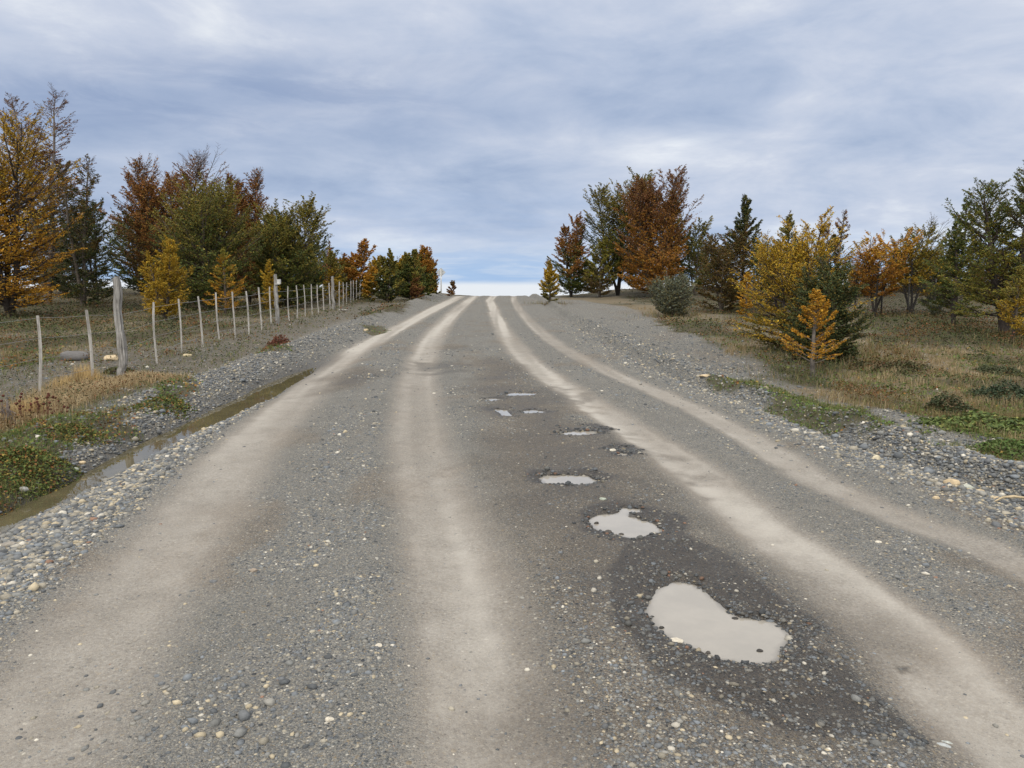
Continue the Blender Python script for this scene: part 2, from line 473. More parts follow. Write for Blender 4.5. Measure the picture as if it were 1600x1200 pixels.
def masks(X, Y):
    X = np.asarray(X, float); Y = np.asarray(Y, float)
    n1 = fbm(X * 1.6, Y * 1.3, 60, 4) - 0.5
    n2 = fbm(X * 5, Y * 5, 61, 3) - 0.5
    u_ = X - TR[1][0](Y)
    n3 = fbm(u_ * 5.0, Y * 0.12, 62, 2) - 0.5        # streaks along the road
    sc = np.clip(Y / 10, 0.6, 4)
    dust = np.zeros(X.shape)
    farb = sstep(6, 20, Y)
    for k, (f, hw, st) in enumerate(TR):
        q = np.abs(X - f(Y) + 0.07 * n1 + 0.07 * n2) / (hw * (1.12 if k < 2 else 1.0))
        s = st + (1.0 - st) * farb
        if k == 3: s = st * (0.85 + 0.2 * vnoise(X * 0 + 3, Y * 0.4, 5))
        dust = np.maximum(dust, s * sstep(1.22, 0.45, q) * (0.92 + 0.6 * n3 + 0.14 * n2))
    xl, xr, xb = XL(Y), XR(Y), XB(Y)
    inside = sstep(-0.1, 0.3, X - xl) * sstep(-0.1, 0.3, xr - X)
    n4 = fbm(X * 2.2, Y * 1.6, 64, 4) - 0.5
    wet = patch(X, Y, WET_P, 0.04, n4 + n2 * 0.5, 0.16)
    wet = np.maximum(wet, patch(X, Y, WET_P[:1], 0.025, n4, 0.10))
    wet = np.maximum(wet, 0.62 * patch(X, Y, WET_FAR, 0.5, n1 + n2, 0.9))
    for (poly, dep, lab) in PUD:
        wet = np.maximum(wet, patch(X, Y, [poly], 0.12, n2 - 0.25, 0.3))
    soil = patch(X, Y, BROWN_P, 0.35, n1, 0.5)
    wet = np.maximum(wet, soil * np.clip(0.42 + 1.1 * n4, 0.1, 0.7))
    green = patch(X, Y, GREEN_P, 0.10, n1 + n2 * 0.4, 0.55)
    heath = patch(X, Y, HEATH_P, 0.25, n1, 1.0)
    straw = patch(X, Y, STRAW_P, 0.18, n1 + n2 * 0.4, 0.55)
    grav_v = patch(X, Y, GRAV_P, 0.35, n1, 0.6)
    dl = xl - X; dr = X - xb
    # the verges beyond the mapped patches: heath and grass, more of it further out
    outl = sstep(2.6, 4.5, dl + 2 * n1) * sstep(14.5, 19, Y + 8 * n1 + sstep(3, 7, dl) * 4)
    outr = sstep(0.5, 1.6, dr + 1.6 * n1) * (1 - grav_v)
    wild = np.maximum(outl, outr)
    gz = fbm(X * 0.55, Y * 0.40, 70, 4) + 0.10 * n2
    heath = np.maximum(heath, wild * sstep(0.52, 0.58, gz))
    green = np.maximum(green, wild * sstep(0.40, 0.46, gz) * sstep(0.60, 0.53, gz) * 0.75)
    straw = np.maximum(straw, wild * sstep(0.54, 0.44, gz) * 0.9)
    far = sstep(20, 28, Y) * np.maximum(sstep(3, 6, dl), sstep(4.5, 7.5, X - xr) * (1 - grav_v))
    heath = np.maximum(heath, far * (0.85 + 0.5 * n1))
    straw = np.maximum(straw * (1 - 0.6 * far), 0)
    # coarse stones
    t1, t2 = TR[0][0](Y), TR[1][0](Y)
    t3, t4 = TR[2][0](Y), TR[3][0](Y)
    g = 0.42 * inside
    mid = (X - t1) / (t2 - t1)
    g = np.maximum(g, sstep(0.28, 0.5, mid) * sstep(0.92, 0.7, mid) * (0.85 + n1))
    g = np.maximum(g, sstep(-0.42, -0.75, X - t1) * (X > xl - 1.2) * 1.0)
    g = np.maximum(g, sstep(0.25, 0.5, (X - t3) / (t4 - t3)) * sstep(0.95, 0.7, (X - t3) / (t4 - t3)) * 0.6)
    g = np.maximum(g, np.exp(-((X - xb) / 0.3) ** 2))
    g = np.maximum(g, sstep(0.2, 0.5, X - t4) * (X < xb + 0.3) * 0.75)
    g = np.maximum(g, np.exp(-((X - (XD(Y) - 0.7)) / 0.45) ** 2) * 0.9)
    g = np.maximum(g, grav_v * 0.8)
    g = np.maximum(g, 0.35 + n1 * 0.6)
    pt_ = sstep(0.40, 0.58, fbm(X * 2.4, Y * 1.5, 83, 4))
    g = np.where(inside > .5, g * (0.30 + 0.95 * pt_), g)
    bare_ = inside * (1 - pt_) * sstep(.5, .62, fbm(X * 1.2, Y * .7, 84, 3))
    soil = np.maximum(soil, 0.85 * bare_)
    g = g * (1 - 0.8 * dust)
    vsoil = sstep(0.3, 1.2, dl - 0.7) * sstep(0.75, 0.5, n1 + 0.5) * (1 - sstep(18, 30, Y) * 0.5)
    g = np.maximum(g, sstep(0.3, 1.2, dl - 0.7) * (0.55 + n2))
    soil = np.maximum(soil, vsoil * 0.9)
    heath = np.maximum(heath, sstep(0.3, 1.2, dl - 0.8) * (0.50 + 0.5 * n2 + 0.3 * n1))
    soil = np.maximum(soil, grav_v * sstep(.5, .62, fbm(X * 1.3, Y * .9, 81, 4)) * .9)
    ditch = np.exp(-((X - XD(Y)) / 0.33) ** 2) * (1 - sstep(13, 16, Y))
    wet = np.maximum(wet, ditch * 0.8)
    g = np.maximum(g, wet * (0.55 + n2))
    straw = straw * (1 - 0.75 * heath)
    dust = np.clip(dust * (1 - wet), 0, 1)
    cl = lambda v: np.clip(v, 0, 1)
    return dict(dust=cl(dust), wet=cl(wet), grav=cl(g), green=cl(green), straw=cl(straw), soil=cl(soil), heath=cl(heath))


# ------------------------------------------------------------------ mesh helpers
def mesh_np(name, V, faces, mat, parent=None, col=None, colB=None, smooth=True, loc=None, smooth_mask=None):
    """faces: list of integer arrays (n,3) or (n,4)"""
    if not isinstance(faces, (list, tuple)): faces = [faces]
    faces = [np.asarray(f, np.int32) for f in faces if len(f)]
    V = np.asarray(V, np.float32)
    me = bpy.data.meshes.new(name)
    me.vertices.add(len(V)); me.vertices.foreach_set('co', V.ravel())
    loops = np.concatenate([f.ravel() for f in faces])
    totals = np.concatenate([np.full(len(f), f.shape[1], np.int32) for f in faces])
    starts = np.concatenate([[0], np.cumsum(totals)[:-1]]).astype(np.int32)
    me.loops.add(len(loops)); me.loops.foreach_set('vertex_index', loops)
    me.polygons.add(len(totals)); me.polygons.foreach_set('loop_start', starts)
    if smooth:
        me.polygons.foreach_set('use_smooth', np.ones(len(totals), bool))
    else:
        me.polygons.foreach_set('use_smooth', np.zeros(len(totals), bool))
    for nm, c in (('tint', col), ('cover', colB)):
        if c is not None:
            a = me.color_attributes.new(nm, 'FLOAT_COLOR', 'POINT')
            c = np.asarray(c, np.float32)
            if c.shape[1] == 3: c = np.hstack([c, np.ones((len(c), 1), np.float32)])
            a.data.foreach_set('color', c.ravel())
    me.update(calc_edges=True)
    me.validate()
    me.materials.append(mat)
    o = bpy.data.objects.new(name, me)
    COL.objects.link(o)
    if parent is not None: o.parent = parent
    if loc is not None: o.location = loc
    return o


def empty(name, loc, label=None, cat=None, group=None, rz=0.0):
    o = bpy.data.objects.new(name, None)
    o.empty_display_size = 0.2
    COL.objects.link(o); o.location = loc; o.rotation_euler = (0, 0, rz)
    tag(o, label, cat, group)
    return o


def tag(o, label=None, cat=None, group=None, kind=None):
    if label: o['label'] = label
    if cat: o['category'] = cat
    if group: o['group'] = group
    if kind: o['kind'] = kind
    return o


def tubes(paths, radii, k=5, caps=False):
    """paths (n,m,3), radii (n,m) -> V, quads"""
    paths = np.asarray(paths, float); radii = np.asarray(radii, float)
    n, m, _ = paths.shape
    tan = np.gradient(paths, axis=1)
    tan /= np.linalg.norm(tan, axis=2, keepdims=True) + 1e-9
    ref = np.where(np.abs(tan[..., 2:3]) > 0.9, np.array([1.0, 0, 0]), np.array([0, 0, 1.0]))
    a = np.cross(tan, ref); a /= np.linalg.norm(a, axis=2, keepdims=True) + 1e-9
    b = np.cross(tan, a)
    th = np.arange(k) * 2 * np.pi / k
    ring = a[:, :, None, :] * np.cos(th)[None, None, :, None] + b[:, :, None, :] * np.sin(th)[None, None, :, None]
    V = paths[:, :, None, :] + ring * radii[:, :, None, None]
    idx = np.arange(n * m * k).reshape(n, m, k)
    i0 = idx[:, :-1, :]; i1 = idx[:, 1:, :]
    Q = np.stack([i0, np.roll(i0, -1, 2), np.roll(i1, -1, 2), i1], -1).reshape(-1, 4)
    faces = [Q]
    if caps:
        V = V.reshape(-1, 3); base = len(V)
        V = np.vstack([V, paths[:, -1], paths[:, 0]])
        t = idx[:, -1, :]; c = (base + np.arange(n))[:, None] + 0 * t
        faces.append(np.stack([t, np.roll(t, -1, 1), c], -1).reshape(-1, 3))
        t = idx[:, 0, :]; c = (base + n + np.arange(n))[:, None] + 0 * t
        faces.append(np.stack([np.roll(t, -1, 1), t, c], -1).reshape(-1, 3))
        return V, faces
    return V.reshape(-1, 3), faces


class Acc:
    """collects several pieces into one mesh"""
    def __init__(s): s.V = []; s.F = {3: [], 4: []}; s.C = []; s.n = 0

    def add(s, V, faces, col=None):
        for f in (faces if isinstance(faces, (list, tuple)) else [faces]):
            if len(f): s.F[f.shape[1]].append(f + s.n)
        s.V.append(V); s.n += len(V)
        if col is not None:
            col = np.asarray(col, float)
            s.C.append(np.tile(col, (len(V), 1)) if col.ndim == 1 else col)

    def build(s, name, mat, parent=None, smooth=True, loc=None):
        fs = [np.concatenate(v) for v in s.F.values() if v]
        return mesh_np(name, np.vstack(s.V), fs, mat, parent, np.vstack(s.C) if s.C else None, smooth=smooth, loc=loc)


def box_np(cx, cy, cz, sx, sy, sz, rz=0.0):
    v = np.array([[x, y, z] for x in (-1, 1) for y in (-1, 1) for z in (-1, 1)], float) * 0.5 * np.array([sx, sy, sz])
    c, s_ = math.cos(rz), math.sin(rz)
    v = np.stack([v[:, 0] * c - v[:, 1] * s_, v[:, 0] * s_ + v[:, 1] * c, v[:, 2]], 1) + np.array([cx, cy, cz])
    f = np.array([[0, 1, 3, 2], [4, 6, 7, 5], [0, 4, 5, 1], [2, 3, 7, 6], [0, 2, 6, 4], [1, 5, 7, 3]])
    return v, [f]


# ------------------------------------------------------------------ materials
def new_mat(name):
    m = bpy.data.materials.new(name); m.use_nodes = True
    t = NT(m.node_tree); t.n.clear()
    out = t.node('ShaderNodeOutputMaterial'); b = t.node('ShaderNodeBsdfPrincipled')
    t.l.new(b.outputs[0], out.inputs[0])
    return m, t, b, out


def ground_material():
    m, t, b, out = new_mat('gravel_ground')
    geo = t.node('ShaderNodeNewGeometry'); pos = geo.outputs['Position']
    A = t.node('ShaderNodeAttribute', attribute_name='tint'); B = t.node('ShaderNodeAttribute', attribute_name='cover')
    sA = t.node('ShaderNodeSeparateColor'); t.l.new(A.outputs['Color'], sA.inputs[0])
    sB = t.node('ShaderNodeSeparateColor'); t.l.new(B.outputs['Color'], sB.inputs[0])
    dust, wet, grav, heath = sA.outputs[0], sA.outputs[1], sA.outputs[2], A.outputs['Alpha']
    green, straw, soil = sB.outputs[0], sB.outputs[1], sB.outputs[2]
    flat = t.vmath('MULTIPLY', pos, (1, 1, 0.3))
    nf = t.noise(flat, 55, 5, 0.65)
    nm = t.noise(flat, 6, 5, 0.6)
    nl = t.noise(flat, 1.1, 4, 0.6)

    def vor(scale, feature='F1'):
        n = t.node('ShaderNodeTexVoronoi', feature=feature)
        t.put(n.inputs['Vector'], flat); n.inputs['Scale'].default_value = scale
        return n
    v1 = vor(85); v2 = vor(36); v3 = vor(190)
    pal = [(0.0, (0.055, 0.062, 0.07)), (0.2, (0.11, 0.12, 0.125)), (0.42, (0.19, 0.195, 0.185)), (0.62, (0.15, 0.165, 0.18)),
           (0.74, (0.32, 0.30, 0.25)), (0.88, (0.26, 0.21, 0.14)), (0.95, (0.50, 0.48, 0.42))]

    def cells(v):
        s = t.node('ShaderNodeSeparateColor'); t.l.new(v.outputs['Color'], s.inputs[0])
        return t.ramp(s.outputs[0], pal, 'CONSTANT'), s.outputs[1]
    c1, r1 = cells(v1); c2, r2 = cells(v2); c3, r3 = cells(v3)
    fines_grey = t.mix(t.maprange(nm, 0.3, 0.7), (0.120, 0.116, 0.106), (0.160, 0.152, 0.138))
    fines_brown = t.mix(t.maprange(nm, 0.3, 0.7), (0.105, 0.082, 0.060), (0.155, 0.124, 0.093))
    fines = t.mix(soil, fines_grey, fines_brown)
    base = t.mix(0.42, fines, c3)
    # stones where the cell's own number falls under the stone density
    g1 = t.math('LESS_THAN', r1, t.math('ADD', t.math('MULTIPLY', grav, 0.75), 0.14))
    in1 = t.maprange(v1.outputs['Distance'], 0.42, 0.55, 1.0, 0.0)
    s1 = t.math('MULTIPLY', g1, in1)
    g2 = t.math('LESS_THAN', r2, t.math('MULTIPLY', grav, 0.42))
    in2 = t.maprange(v2.outputs['Distance'], 0.32, 0.42, 1.0, 0.0)
    s2 = t.math('MULTIPLY', g2, in2)
    base = t.mix(t.math('MULTIPLY', s1, 0.85), base, c1)
    base = t.mix(t.math('MULTIPLY', s2, 0.95), base, c2)
    # fine pale dust pressed into the wheel tracks
    dcol = t.mix(t.maprange(nl, 0.35, 0.65), (0.262, 0.236, 0.203), (0.355, 0.334, 0.300))
    dcol = t.mix(t.maprange(nf, 0.3, 0.7), dcol, (0.205, 0.18, 0.152))
    dcol = t.mix(t.maprange(t.math('ADD', dust, t.math('MULTIPLY', t.math('SUBTRACT', nm, 0.5), 0.25)), 0.6, 1.05, 0, 0.7), dcol, (0.44, 0.42, 0.382))
    dn = t.math('MULTIPLY', dust, t.maprange(nm, 0.2, 0.55, 0.82, 1.0))
    base = t.mix(t.math('MULTIPLY', dn, 0.93), base, dcol)
    # plant litter
    lit = t.mix(t.maprange(nm, 0.35, 0.65), (0.075, 0.055, 0.032), (0.05, 0.05, 0.025))
    base = t.mix(t.math('MULTIPLY', heath, 0.95), base, lit)
    base = t.mix(t.math('MULTIPLY', green, 0.85), base, (0.065, 0.06, 0.032))
    base = t.mix(t.math('MULTIPLY', straw, 0.85), base, t.mix(nm, (0.12, 0.095, 0.055), (0.18, 0.142, 0.088)))
    # grey and brown drift over metres
    base = t.mix(t.maprange(nl, 0.3, 0.7, 0.0, 0.25), base, t.mix(0.5, base, (0.10, 0.09, 0.075)))
    wv = t.math('MULTIPLY', wet, t.maprange(nm, 0.2, 0.6, 0.75, 1.0))
    base = t.mix(wv, base, t.mix(1.0, base, (0.24, 0.223, 0.207), 'MULTIPLY'))
    t.put(b.inputs['Base Color'], base)
    t.put(b.inputs['Roughness'], t.maprange(wet, 0.0, 1.0, 0.93, 0.50))
    t.put(b.inputs['Specular IOR Level'], t.maprange(wet, 0, 1, 0.15, 0.45))
    # relief
    h1 = t.math('MULTIPLY', t.math('MULTIPLY', s1, t.maprange(v1.outputs['Distance'], 0.0, 0.55, 1.0, 0.0)), 0.008)
    h2 = t.math('MULTIPLY', t.math('MULTIPLY', s2, t.maprange(v2.outputs['Distance'], 0.0, 0.42, 1.0, 0.0)), 0.013)
    h3 = t.math('MULTIPLY', t.maprange(v3.outputs['Distance'], 0.0, 0.6, 1.0, 0.0), 0.0035)
    hh = t.math('ADD', t.math('ADD', h1, h2), t.math('ADD', h3, t.math('MULTIPLY', nf, 0.006)))
    hh = t.math('MULTIPLY', hh, t.maprange(dust, 0, 1, 1.0, 0.30))
    bp = t.node('ShaderNodeBump'); bp.inputs['Strength'].default_value = 0.85; bp.inputs['Distance'].default_value = 1.0
    t.put(bp.inputs['Height'], hh)
    t.l.new(bp.outputs[0], b.inputs['Normal'])
    return m


def tint_material(name, rough=0.85, spec=0.2, trans=0.0, var=0.25, vscale=20, bump=0.0, bscale=60):
    m, t, b, out = new_mat(name)
    A = t.node('ShaderNodeAttribute', attribute_name='tint')
    geo = t.node('ShaderNodeNewGeometry')
    n = t.noise(geo.outputs['Position'], vscale, 4, 0.6)
    k = t.maprange(n, 0.3, 0.7, 1 - var, 1 + var, smooth=False)
    c = t.vmath('SCALE', A.outputs['Color'], scale=k)
    t.put(b.inputs['Base Color'], c)
    b.inputs['Roughness'].default_value = rough
    b.inputs['Specular IOR Level'].default_value = spec
    if bump:
        bp = t.node('ShaderNodeBump'); bp.inputs['Strength'].default_value = 0.6; bp.inputs['Distance'].default_value = bump
        t.put(bp.inputs['Height'], t.noise(geo.outputs['Position'], bscale, 4, 0.6)); t.l.new(bp.outputs[0], b.inputs['Normal'])
    if trans:
        tr = t.node('ShaderNodeBsdfTranslucent'); t.put(tr.inputs['Color'], c)
        mxs = t.node('ShaderNodeMixShader'); mxs.inputs[0].default_value = trans
        t.l.new(b.outputs[0], mxs.inputs[1]); t.l.new(tr.outputs[0], mxs.inputs[2]); t.l.new(mxs.outputs[0], out.inputs[0])
    return m


def wood_material(name, ca_, cb_, cc_, sc=1.0):
    m, t, b, out = new_mat(name)
    tc_ = t.node('ShaderNodeTexCoord')
    v = t.vmath('MULTIPLY', tc_.outputs['Object'], (22 * sc, 22 * sc, 1.6 * sc))
    n = t.noise(v, 1.6, 6, 0.65, 0.4); n2 = t.noise(tc_.outputs['Object'], 4, 4, 0.6); n3 = t.noise(v, 4, 3, 0.6)
    c = t.ramp(n, [(0.30, ca_), (0.5, cb_), (0.68, cc_)])
    c = t.mix(t.maprange(n2, 0.52, 0.68, 0, 0.6), c, (0.17, 0.16, 0.145))
    t.put(b.inputs['Base Color'], c); b.inputs['Roughness'].default_value = 0.9
    b.inputs['Specular IOR Level'].default_value = 0.15
    bp = t.node('ShaderNodeBump'); bp.inputs['Strength'].default_value = 0.8; bp.inputs['Distance'].default_value = 0.008
    t.put(bp.inputs['Height'], t.math('ADD', n, n3)); t.l.new(bp.outputs[0], b.inputs['Normal'])
    return m


def plain(name, col, rough=0.6, metal=0.0, spec=0.4, nscale=8, amt=0.2):
    m, t, b, out = new_mat(name)
    tc_ = t.node('ShaderNodeTexCoord')
    n = t.noise(tc_.outputs['Object'], nscale, 4, 0.6)
    t.put(b.inputs['Base Color'], t.mix(t.maprange(n, 0.3, 0.7), tuple(c * (1 - amt) for c in col), tuple(min(1, c * (1 + amt)) for c in col)))
    b.inputs['Roughness'].default_value = rough; b.inputs['Metallic'].default_value = metal
    b.inputs['Specular IOR Level'].default_value = spec
    return m


def water_material(name, c1, c2, rough, bscale, bdist, ior=1.45):
    m, t, b, out = new_mat(name)
    geo = t.node('ShaderNodeNewGeometry')
    n = t.noise(geo.outputs['Position'], 3.0, 4, 0.6)
    wc = t.mix(t.maprange(n, 0.35, 0.65), c1, c2)
    if name == 'muddy_water':       # where it is shallow the dark bottom shows through
        A = t.node('ShaderNodeAttribute', attribute_name='tint')
        wc = t.mix(A.outputs['Fac'], (0.075, 0.068, 0.058), wc)
    t.put(b.inputs['Base Color'], wc)
    b.inputs['Roughness'].default_value = rough
    b.inputs['IOR'].default_value = ior
    b.inputs['Specular IOR Level'].default_value = 0.5
    bp = t.node('ShaderNodeBump'); bp.inputs['Strength'].default_value = 0.25; bp.inputs['Distance'].default_value = bdist
    t.put(bp.inputs['Height'], t.noise(geo.outputs['Position'], bscale, 2, 0.5)); t.l.new(bp.outputs[0], b.inputs['Normal'])
    return m


M_GROUND = ground_material()
M_STONE = tint_material('stone', 0.85, 0.25, 0, 0.18, 60, 0.004, 120)
M_LEAF = tint_material('leaves', 0.7, 0.15, 0.18, 0.22, 3)
M_GRASS = tint_material('grass_blades', 0.75, 0.15, 0.2, 0.2, 5)
M_BARK = tint_material('bark', 0.95, 0.1, 0, 0.35, 14, 0.01, 40)
M_POST = wood_material('weathered_post_wood', (0.07, 0.066, 0.06), (0.25, 0.24, 0.225), (0.44, 0.43, 0.41))
M_DROP = wood_material('pale_dropper_wood', (0.18, 0.165, 0.145), (0.40, 0.38, 0.35), (0.54, 0.52, 0.48))
M_WIRE = plain('galvanised_wire', (0.28, 0.28, 0.28), 0.5, 0.7)
M_DARKWIRE = plain('dark_mesh_wire', (0.06, 0.058, 0.055), 0.7, 0.4)
M_SIGN = plain('bare_sign_metal', (0.42, 0.44, 0.45), 0.5, 0.3)
M_SIGNPOST = plain('painted_sign_post', (0.50, 0.50, 0.48), 0.7)
M_PUD = water_material('muddy_water', (0.29, 0.272, 0.24), (0.33, 0.308, 0.27), 0.015, 14, 0.0008)
M_DITCH = water_material('ditch_water', (0.075, 0.066, 0.038), (0.10, 0.086, 0.05), 0.01, 9, 0.0008)

# ------------------------------------------------------------------ ground and road sheets
def graded(a, segs):
    out = [a]
    for end, step in segs:
        n = max(1, int(round((end - out[-1]) / step)))
        out += list(np.linspace(out[-1], end, n + 1)[1:])
    return out


def geo_steps(start, first, ratio, end):
    out = []; s = first; x = start
    while x < end:
        x += s; s *= ratio; out.append(x)
    return out


rows = graded(-6.0, [(2.0, 0.3), (7.5, 0.035), (14, 0.055), (26, 0.11), (64, 0.25)])
rows = np.array([-400, -150, -60, -25, -12] + rows + geo_steps(64, 0.35, 1.09, 3000))
pos = graded(0.0, [(7.5, 0.05), (14, 0.12), (40, 0.4)]) + geo_steps(40, 0.6, 1.13, 3000)
cols = np.array([-x for x in pos[:0:-1]] + pos)


def grid_faces(nr, nc):
    i = np.arange(nr * nc).reshape(nr, nc)
    return np.stack([i[:-1, :-1], i[:-1, 1:], i[1:, 1:], i[1:, :-1]], -1).reshape(-1, 4)


def cover_cols(X, Y):
    k = masks(X, Y)
    a = np.stack([k['dust'], k['wet'], k['grav'], k['heath']], 1)
    b = np.stack([k['green'], k['straw'], k['soil'], np.ones_like(k['soil'])], 1)
    return a, b


gx, gy = np.meshgrid(cols, rows)
X = gx.ravel(); Y = gy.ravel()
Z = height(X, Y)
e = np.minimum(X - XL(Y), XR(Y) - X)
Zg = Z - 0.07 * sstep(-0.02, 0.3, e) * (Y > -3) * (Y < 100)
a, b_ = cover_cols(X, Y)
g_ob = mesh_np('ground', np.stack([X, Y, Zg], 1), grid_faces(len(rows), len(cols)), M_GROUND, col=a, colB=b_)
tag(g_ob, kind='structure')

rrows = np.array(graded(-3.0, [(2.0, 0.3), (7.5, 0.025), (14, 0.045), (26, 0.10), (62, 0.22), (98, 0.8)]))
NU = 260
uu = np.linspace(-0.45, 1.0 + 0.45, NU)
xl = XL(rrows)[:, None]; xr = XR(rrows)[:, None]
lin = np.linspace(0, 1, NU)[None, :]
RX = (xl - 0.35) + lin * ((xr + 0.35) - (xl - 0.35))
RY = np.repeat(rrows[:, None], NU, 1)
X = RX.ravel(); Y = RY.ravel()
e = np.minimum(X - XL(Y), XR(Y) - X)
Z = height(X, Y) + np.where(e < 0, -0.05 * sstep(-0.12, -0.32, e + 0.08 * (fbm(X * 4, Y * 4, 77, 3) - 0.5)), 0) + 0.004
a, b_ = cover_cols(X, Y)
r_ob = mesh_np('road', np.stack([X, Y, Z], 1), grid_faces(len(rrows), NU), M_GROUND, col=a, colB=b_)
tag(r_ob, kind='structure')

# ------------------------------------------------------------------ water
for (poly, dep, lab), zw in zip(PUD, PUDZ):
    ax = np.array([p[0] for p in poly]); ay = np.array([p[1] for p in poly])
    st = 0.03
    xs = np.arange(ax.min() - .12, ax.max() + .15, st); ys = np.arange(ay.min() - .12, ay.max() + .15, st)
    mx_, my_ = np.meshgrid(xs, ys)
    F = grid_faces(len(ys), len(xs))
    cx_ = mx_.ravel()[F].mean(1); cy_ = my_.ravel()[F].mean(1)
    F = F[sd_poly(cx_, cy_, poly) < 0.05]
    used, inv = np.unique(F, return_inverse=True)
    V = np.stack([mx_.ravel()[used], my_.ravel()[used], np.full(len(used), zw)], 1)
    shal = 0.25 + 0.75 * sstep(0.012, -0.03, sd_poly(V[:, 0], V[:, 1], poly) + 0.02 * (fbm(V[:, 0] * 9, V[:, 1] * 9, 3, 3) - .5))
    o = mesh_np('puddle', V, inv.reshape(-1, 4), M_PUD, col=np.stack([shal] * 3, 1))
    tag(o, lab, 'puddle', kind='structure')

dy_ = np.arange(1.0, 14.2, 0.1)
du = np.linspace(-0.42, 0.42, 9)
DX = XD(dy_)[:, None] + ((fbm(dy_ * 0.9, dy_ * 0 + 3, 8, 3) - 0.5) * 0.14)[:, None] + du[None, :]
DY = np.repeat(dy_[:, None], 9, 1)
DZ = (prof(DY) - 0.105)
o = mesh_np('ditch_water', np.stack([DX.ravel(), DY.ravel(), DZ.ravel()], 1), grid_faces(len(dy_), 9), M_DITCH)
tag(o, kind='structure')

# ------------------------------------------------------------------ stones
def ico(sub):
    import bmesh
    bm = bmesh.new(); bmesh.ops.create_icosphere(bm, subdivisions=sub, radius=1.0)
    V = np.array([v.co[:] for v in bm.verts]); F = np.array([[v.index for v in f.verts] for f in bm.faces])
    bm.free(); return V, F


ICO1, ICO2, ICO3 = ico(1), ico(2), ico(3)
SPAL = np.array([[.075, .085, .095], [.12, .13, .14], [.17, .175, .17], [.16, .18, .20], [.22, .215, .195], [.30, .275, .22], [.42, .36, .25], [.52, .49, .42], [.26, .15, .10]])
SW_GREY = np.array([.14, .21, .20, .15, .12, .08, .055, .035, .003])
SW_TAN = np.array([.12, .17, .18, .14, .14, .12, .08, .035, .004])
SW_DARK = np.array([.30, .28, .14, .12, .06, .03, .02, .03, .02])


def stone_mesh(name, x, y, size, weights, rng, sink=0.3, dark=1.0, hi=False, zoff=0.0):
    n = len(x)
    base, F = ICO2 if hi else ICO1
    nv = len(base)
    B = base[None] * np.ones((n, 1, 1))
    B = B * (1 + rng.uniform(-0.30, 0.30, (n, nv, 1)) * (0.35 if hi else 1.0))
    lo = rng.normal(0, 1, (n, 1, 3)); lo /= np.linalg.norm(lo, axis=2, keepdims=True)
    B = B * (1 - 0.25 * np.clip((B * lo).sum(2, keepdims=True) - 0.3, 0, 1))
    sc = np.stack([np.ones(n), rng.uniform(.6, .95, n), rng.uniform(.35, .7, n)], 1) * size[:, None]
    B = B * sc[:, None, :]
    tx = rng.normal(0, .25, n); an = rng.uniform(0, 2 * np.pi, n)
    c, s = np.cos(tx)[:, None], np.sin(tx)[:, None]
    B = np.stack([B[..., 0], B[..., 1] * c - B[..., 2] * s, B[..., 1] * s + B[..., 2] * c], -1)
    c, s = np.cos(an)[:, None], np.sin(an)[:, None]
    B = np.stack([B[..., 0] * c - B[..., 1] * s, B[..., 0] * s + B[..., 1] * c, B[..., 2]], -1)
    z = height(x, y) + sc[:, 2] * (1 - 2 * sink) * 1.0 + zoff
    B = B + np.stack([x, y, z], 1)[:, None, :]
    FF = (F[None] + (np.arange(n) * nv)[:, None, None]).reshape(-1, 3)
    ci = rng.choice(len(SPAL), n, p=weights / weights.sum())
    col = SPAL[ci] * rng.uniform(.75, 1.25, (n, 1)) * (dark if np.isscalar(dark) else dark[:, None])
    col = col * .82 + np.array([.145, .135, .12]) * .18 * (dark if np.isscalar(dark) else dark[:, None])
    col = np.repeat(col, nv, 0)
    return B.reshape(-1, 3), FF, col


def scatter(n, rng, ymin, ymax, power=1.0):
    u = rng.uniform(0, 1, n)
    Y = 1 / (1 / ymin + u * (1 / ymax - 1 / ymin))
    X = rng.uniform(-0.74, 0.74, n) * (Y + 0.3)
    return X, Y


rng = np.random.default_rng(5)
acc = Acc()
# loose stones sown all over road and verges, thick where the ground is coarse
X, Y = scatter(480000, rng, 1.9, 26)
k = masks(X, Y)
pr = 0.05 + 0.95 * k['grav'] ** 1.5
pr = pr * (1 - 0.93 * k['dust']) * (1 - 0.9 * np.maximum(k['green'], k['heath']))
pr = pr * np.clip(1.2 - 0.3 * k['straw'], 0, 1)
keep = rng.uniform(0, 1, len(X)) < pr
for (poly, dep, lab) in PUD:
    keep &= sd_poly(X, Y, poly) > -0.01
keep &= ~((np.abs(X - XD(Y)) < 0.26) & (Y < 14))
X, Y = X[keep], Y[keep]; kg = k['grav'][keep]; kw = k['wet'][keep]
size = np.exp(rng.normal(np.log(0.0046), 0.45, len(X))) * (0.8 + 0.4 * kg) * np.clip(Y / 5, 1, 2.4)
size = np.clip(size, 0.003, 0.05)
acc.add(*stone_mesh('g', X, Y, size, SW_GREY, rng, 0.3, np.where(kw > 0.5, 0.72, 1.0)))
# windrow of bigger pebbles between the left track and the ditch
X = rng.uniform(-0.05, 1.25, 150000); Y = 1 / (rng.uniform(1 / 24., 1 / 3.0, 150000))
Xw = XD(Y) + 0.34 + X
dens = np.exp(-((X - 0.3) / 0.55) ** 2) * sstep(0.0, 0.3, TR[0][0](Y) - 0.32 - Xw)
kp = rng.uniform(0, 1, len(X)) < dens
Xw, Y = Xw[kp], Y[kp]; X = X[kp]
size = np.exp(rng.normal(np.log(0.0085), 0.5, len(Xw))) * (1.35 - 0.85 * np.clip(X / 0.9, 0, 1))
acc.add(*stone_mesh('g', Xw, Y, np.clip(size, .004, .036), SW_TAN, rng, 0.3))
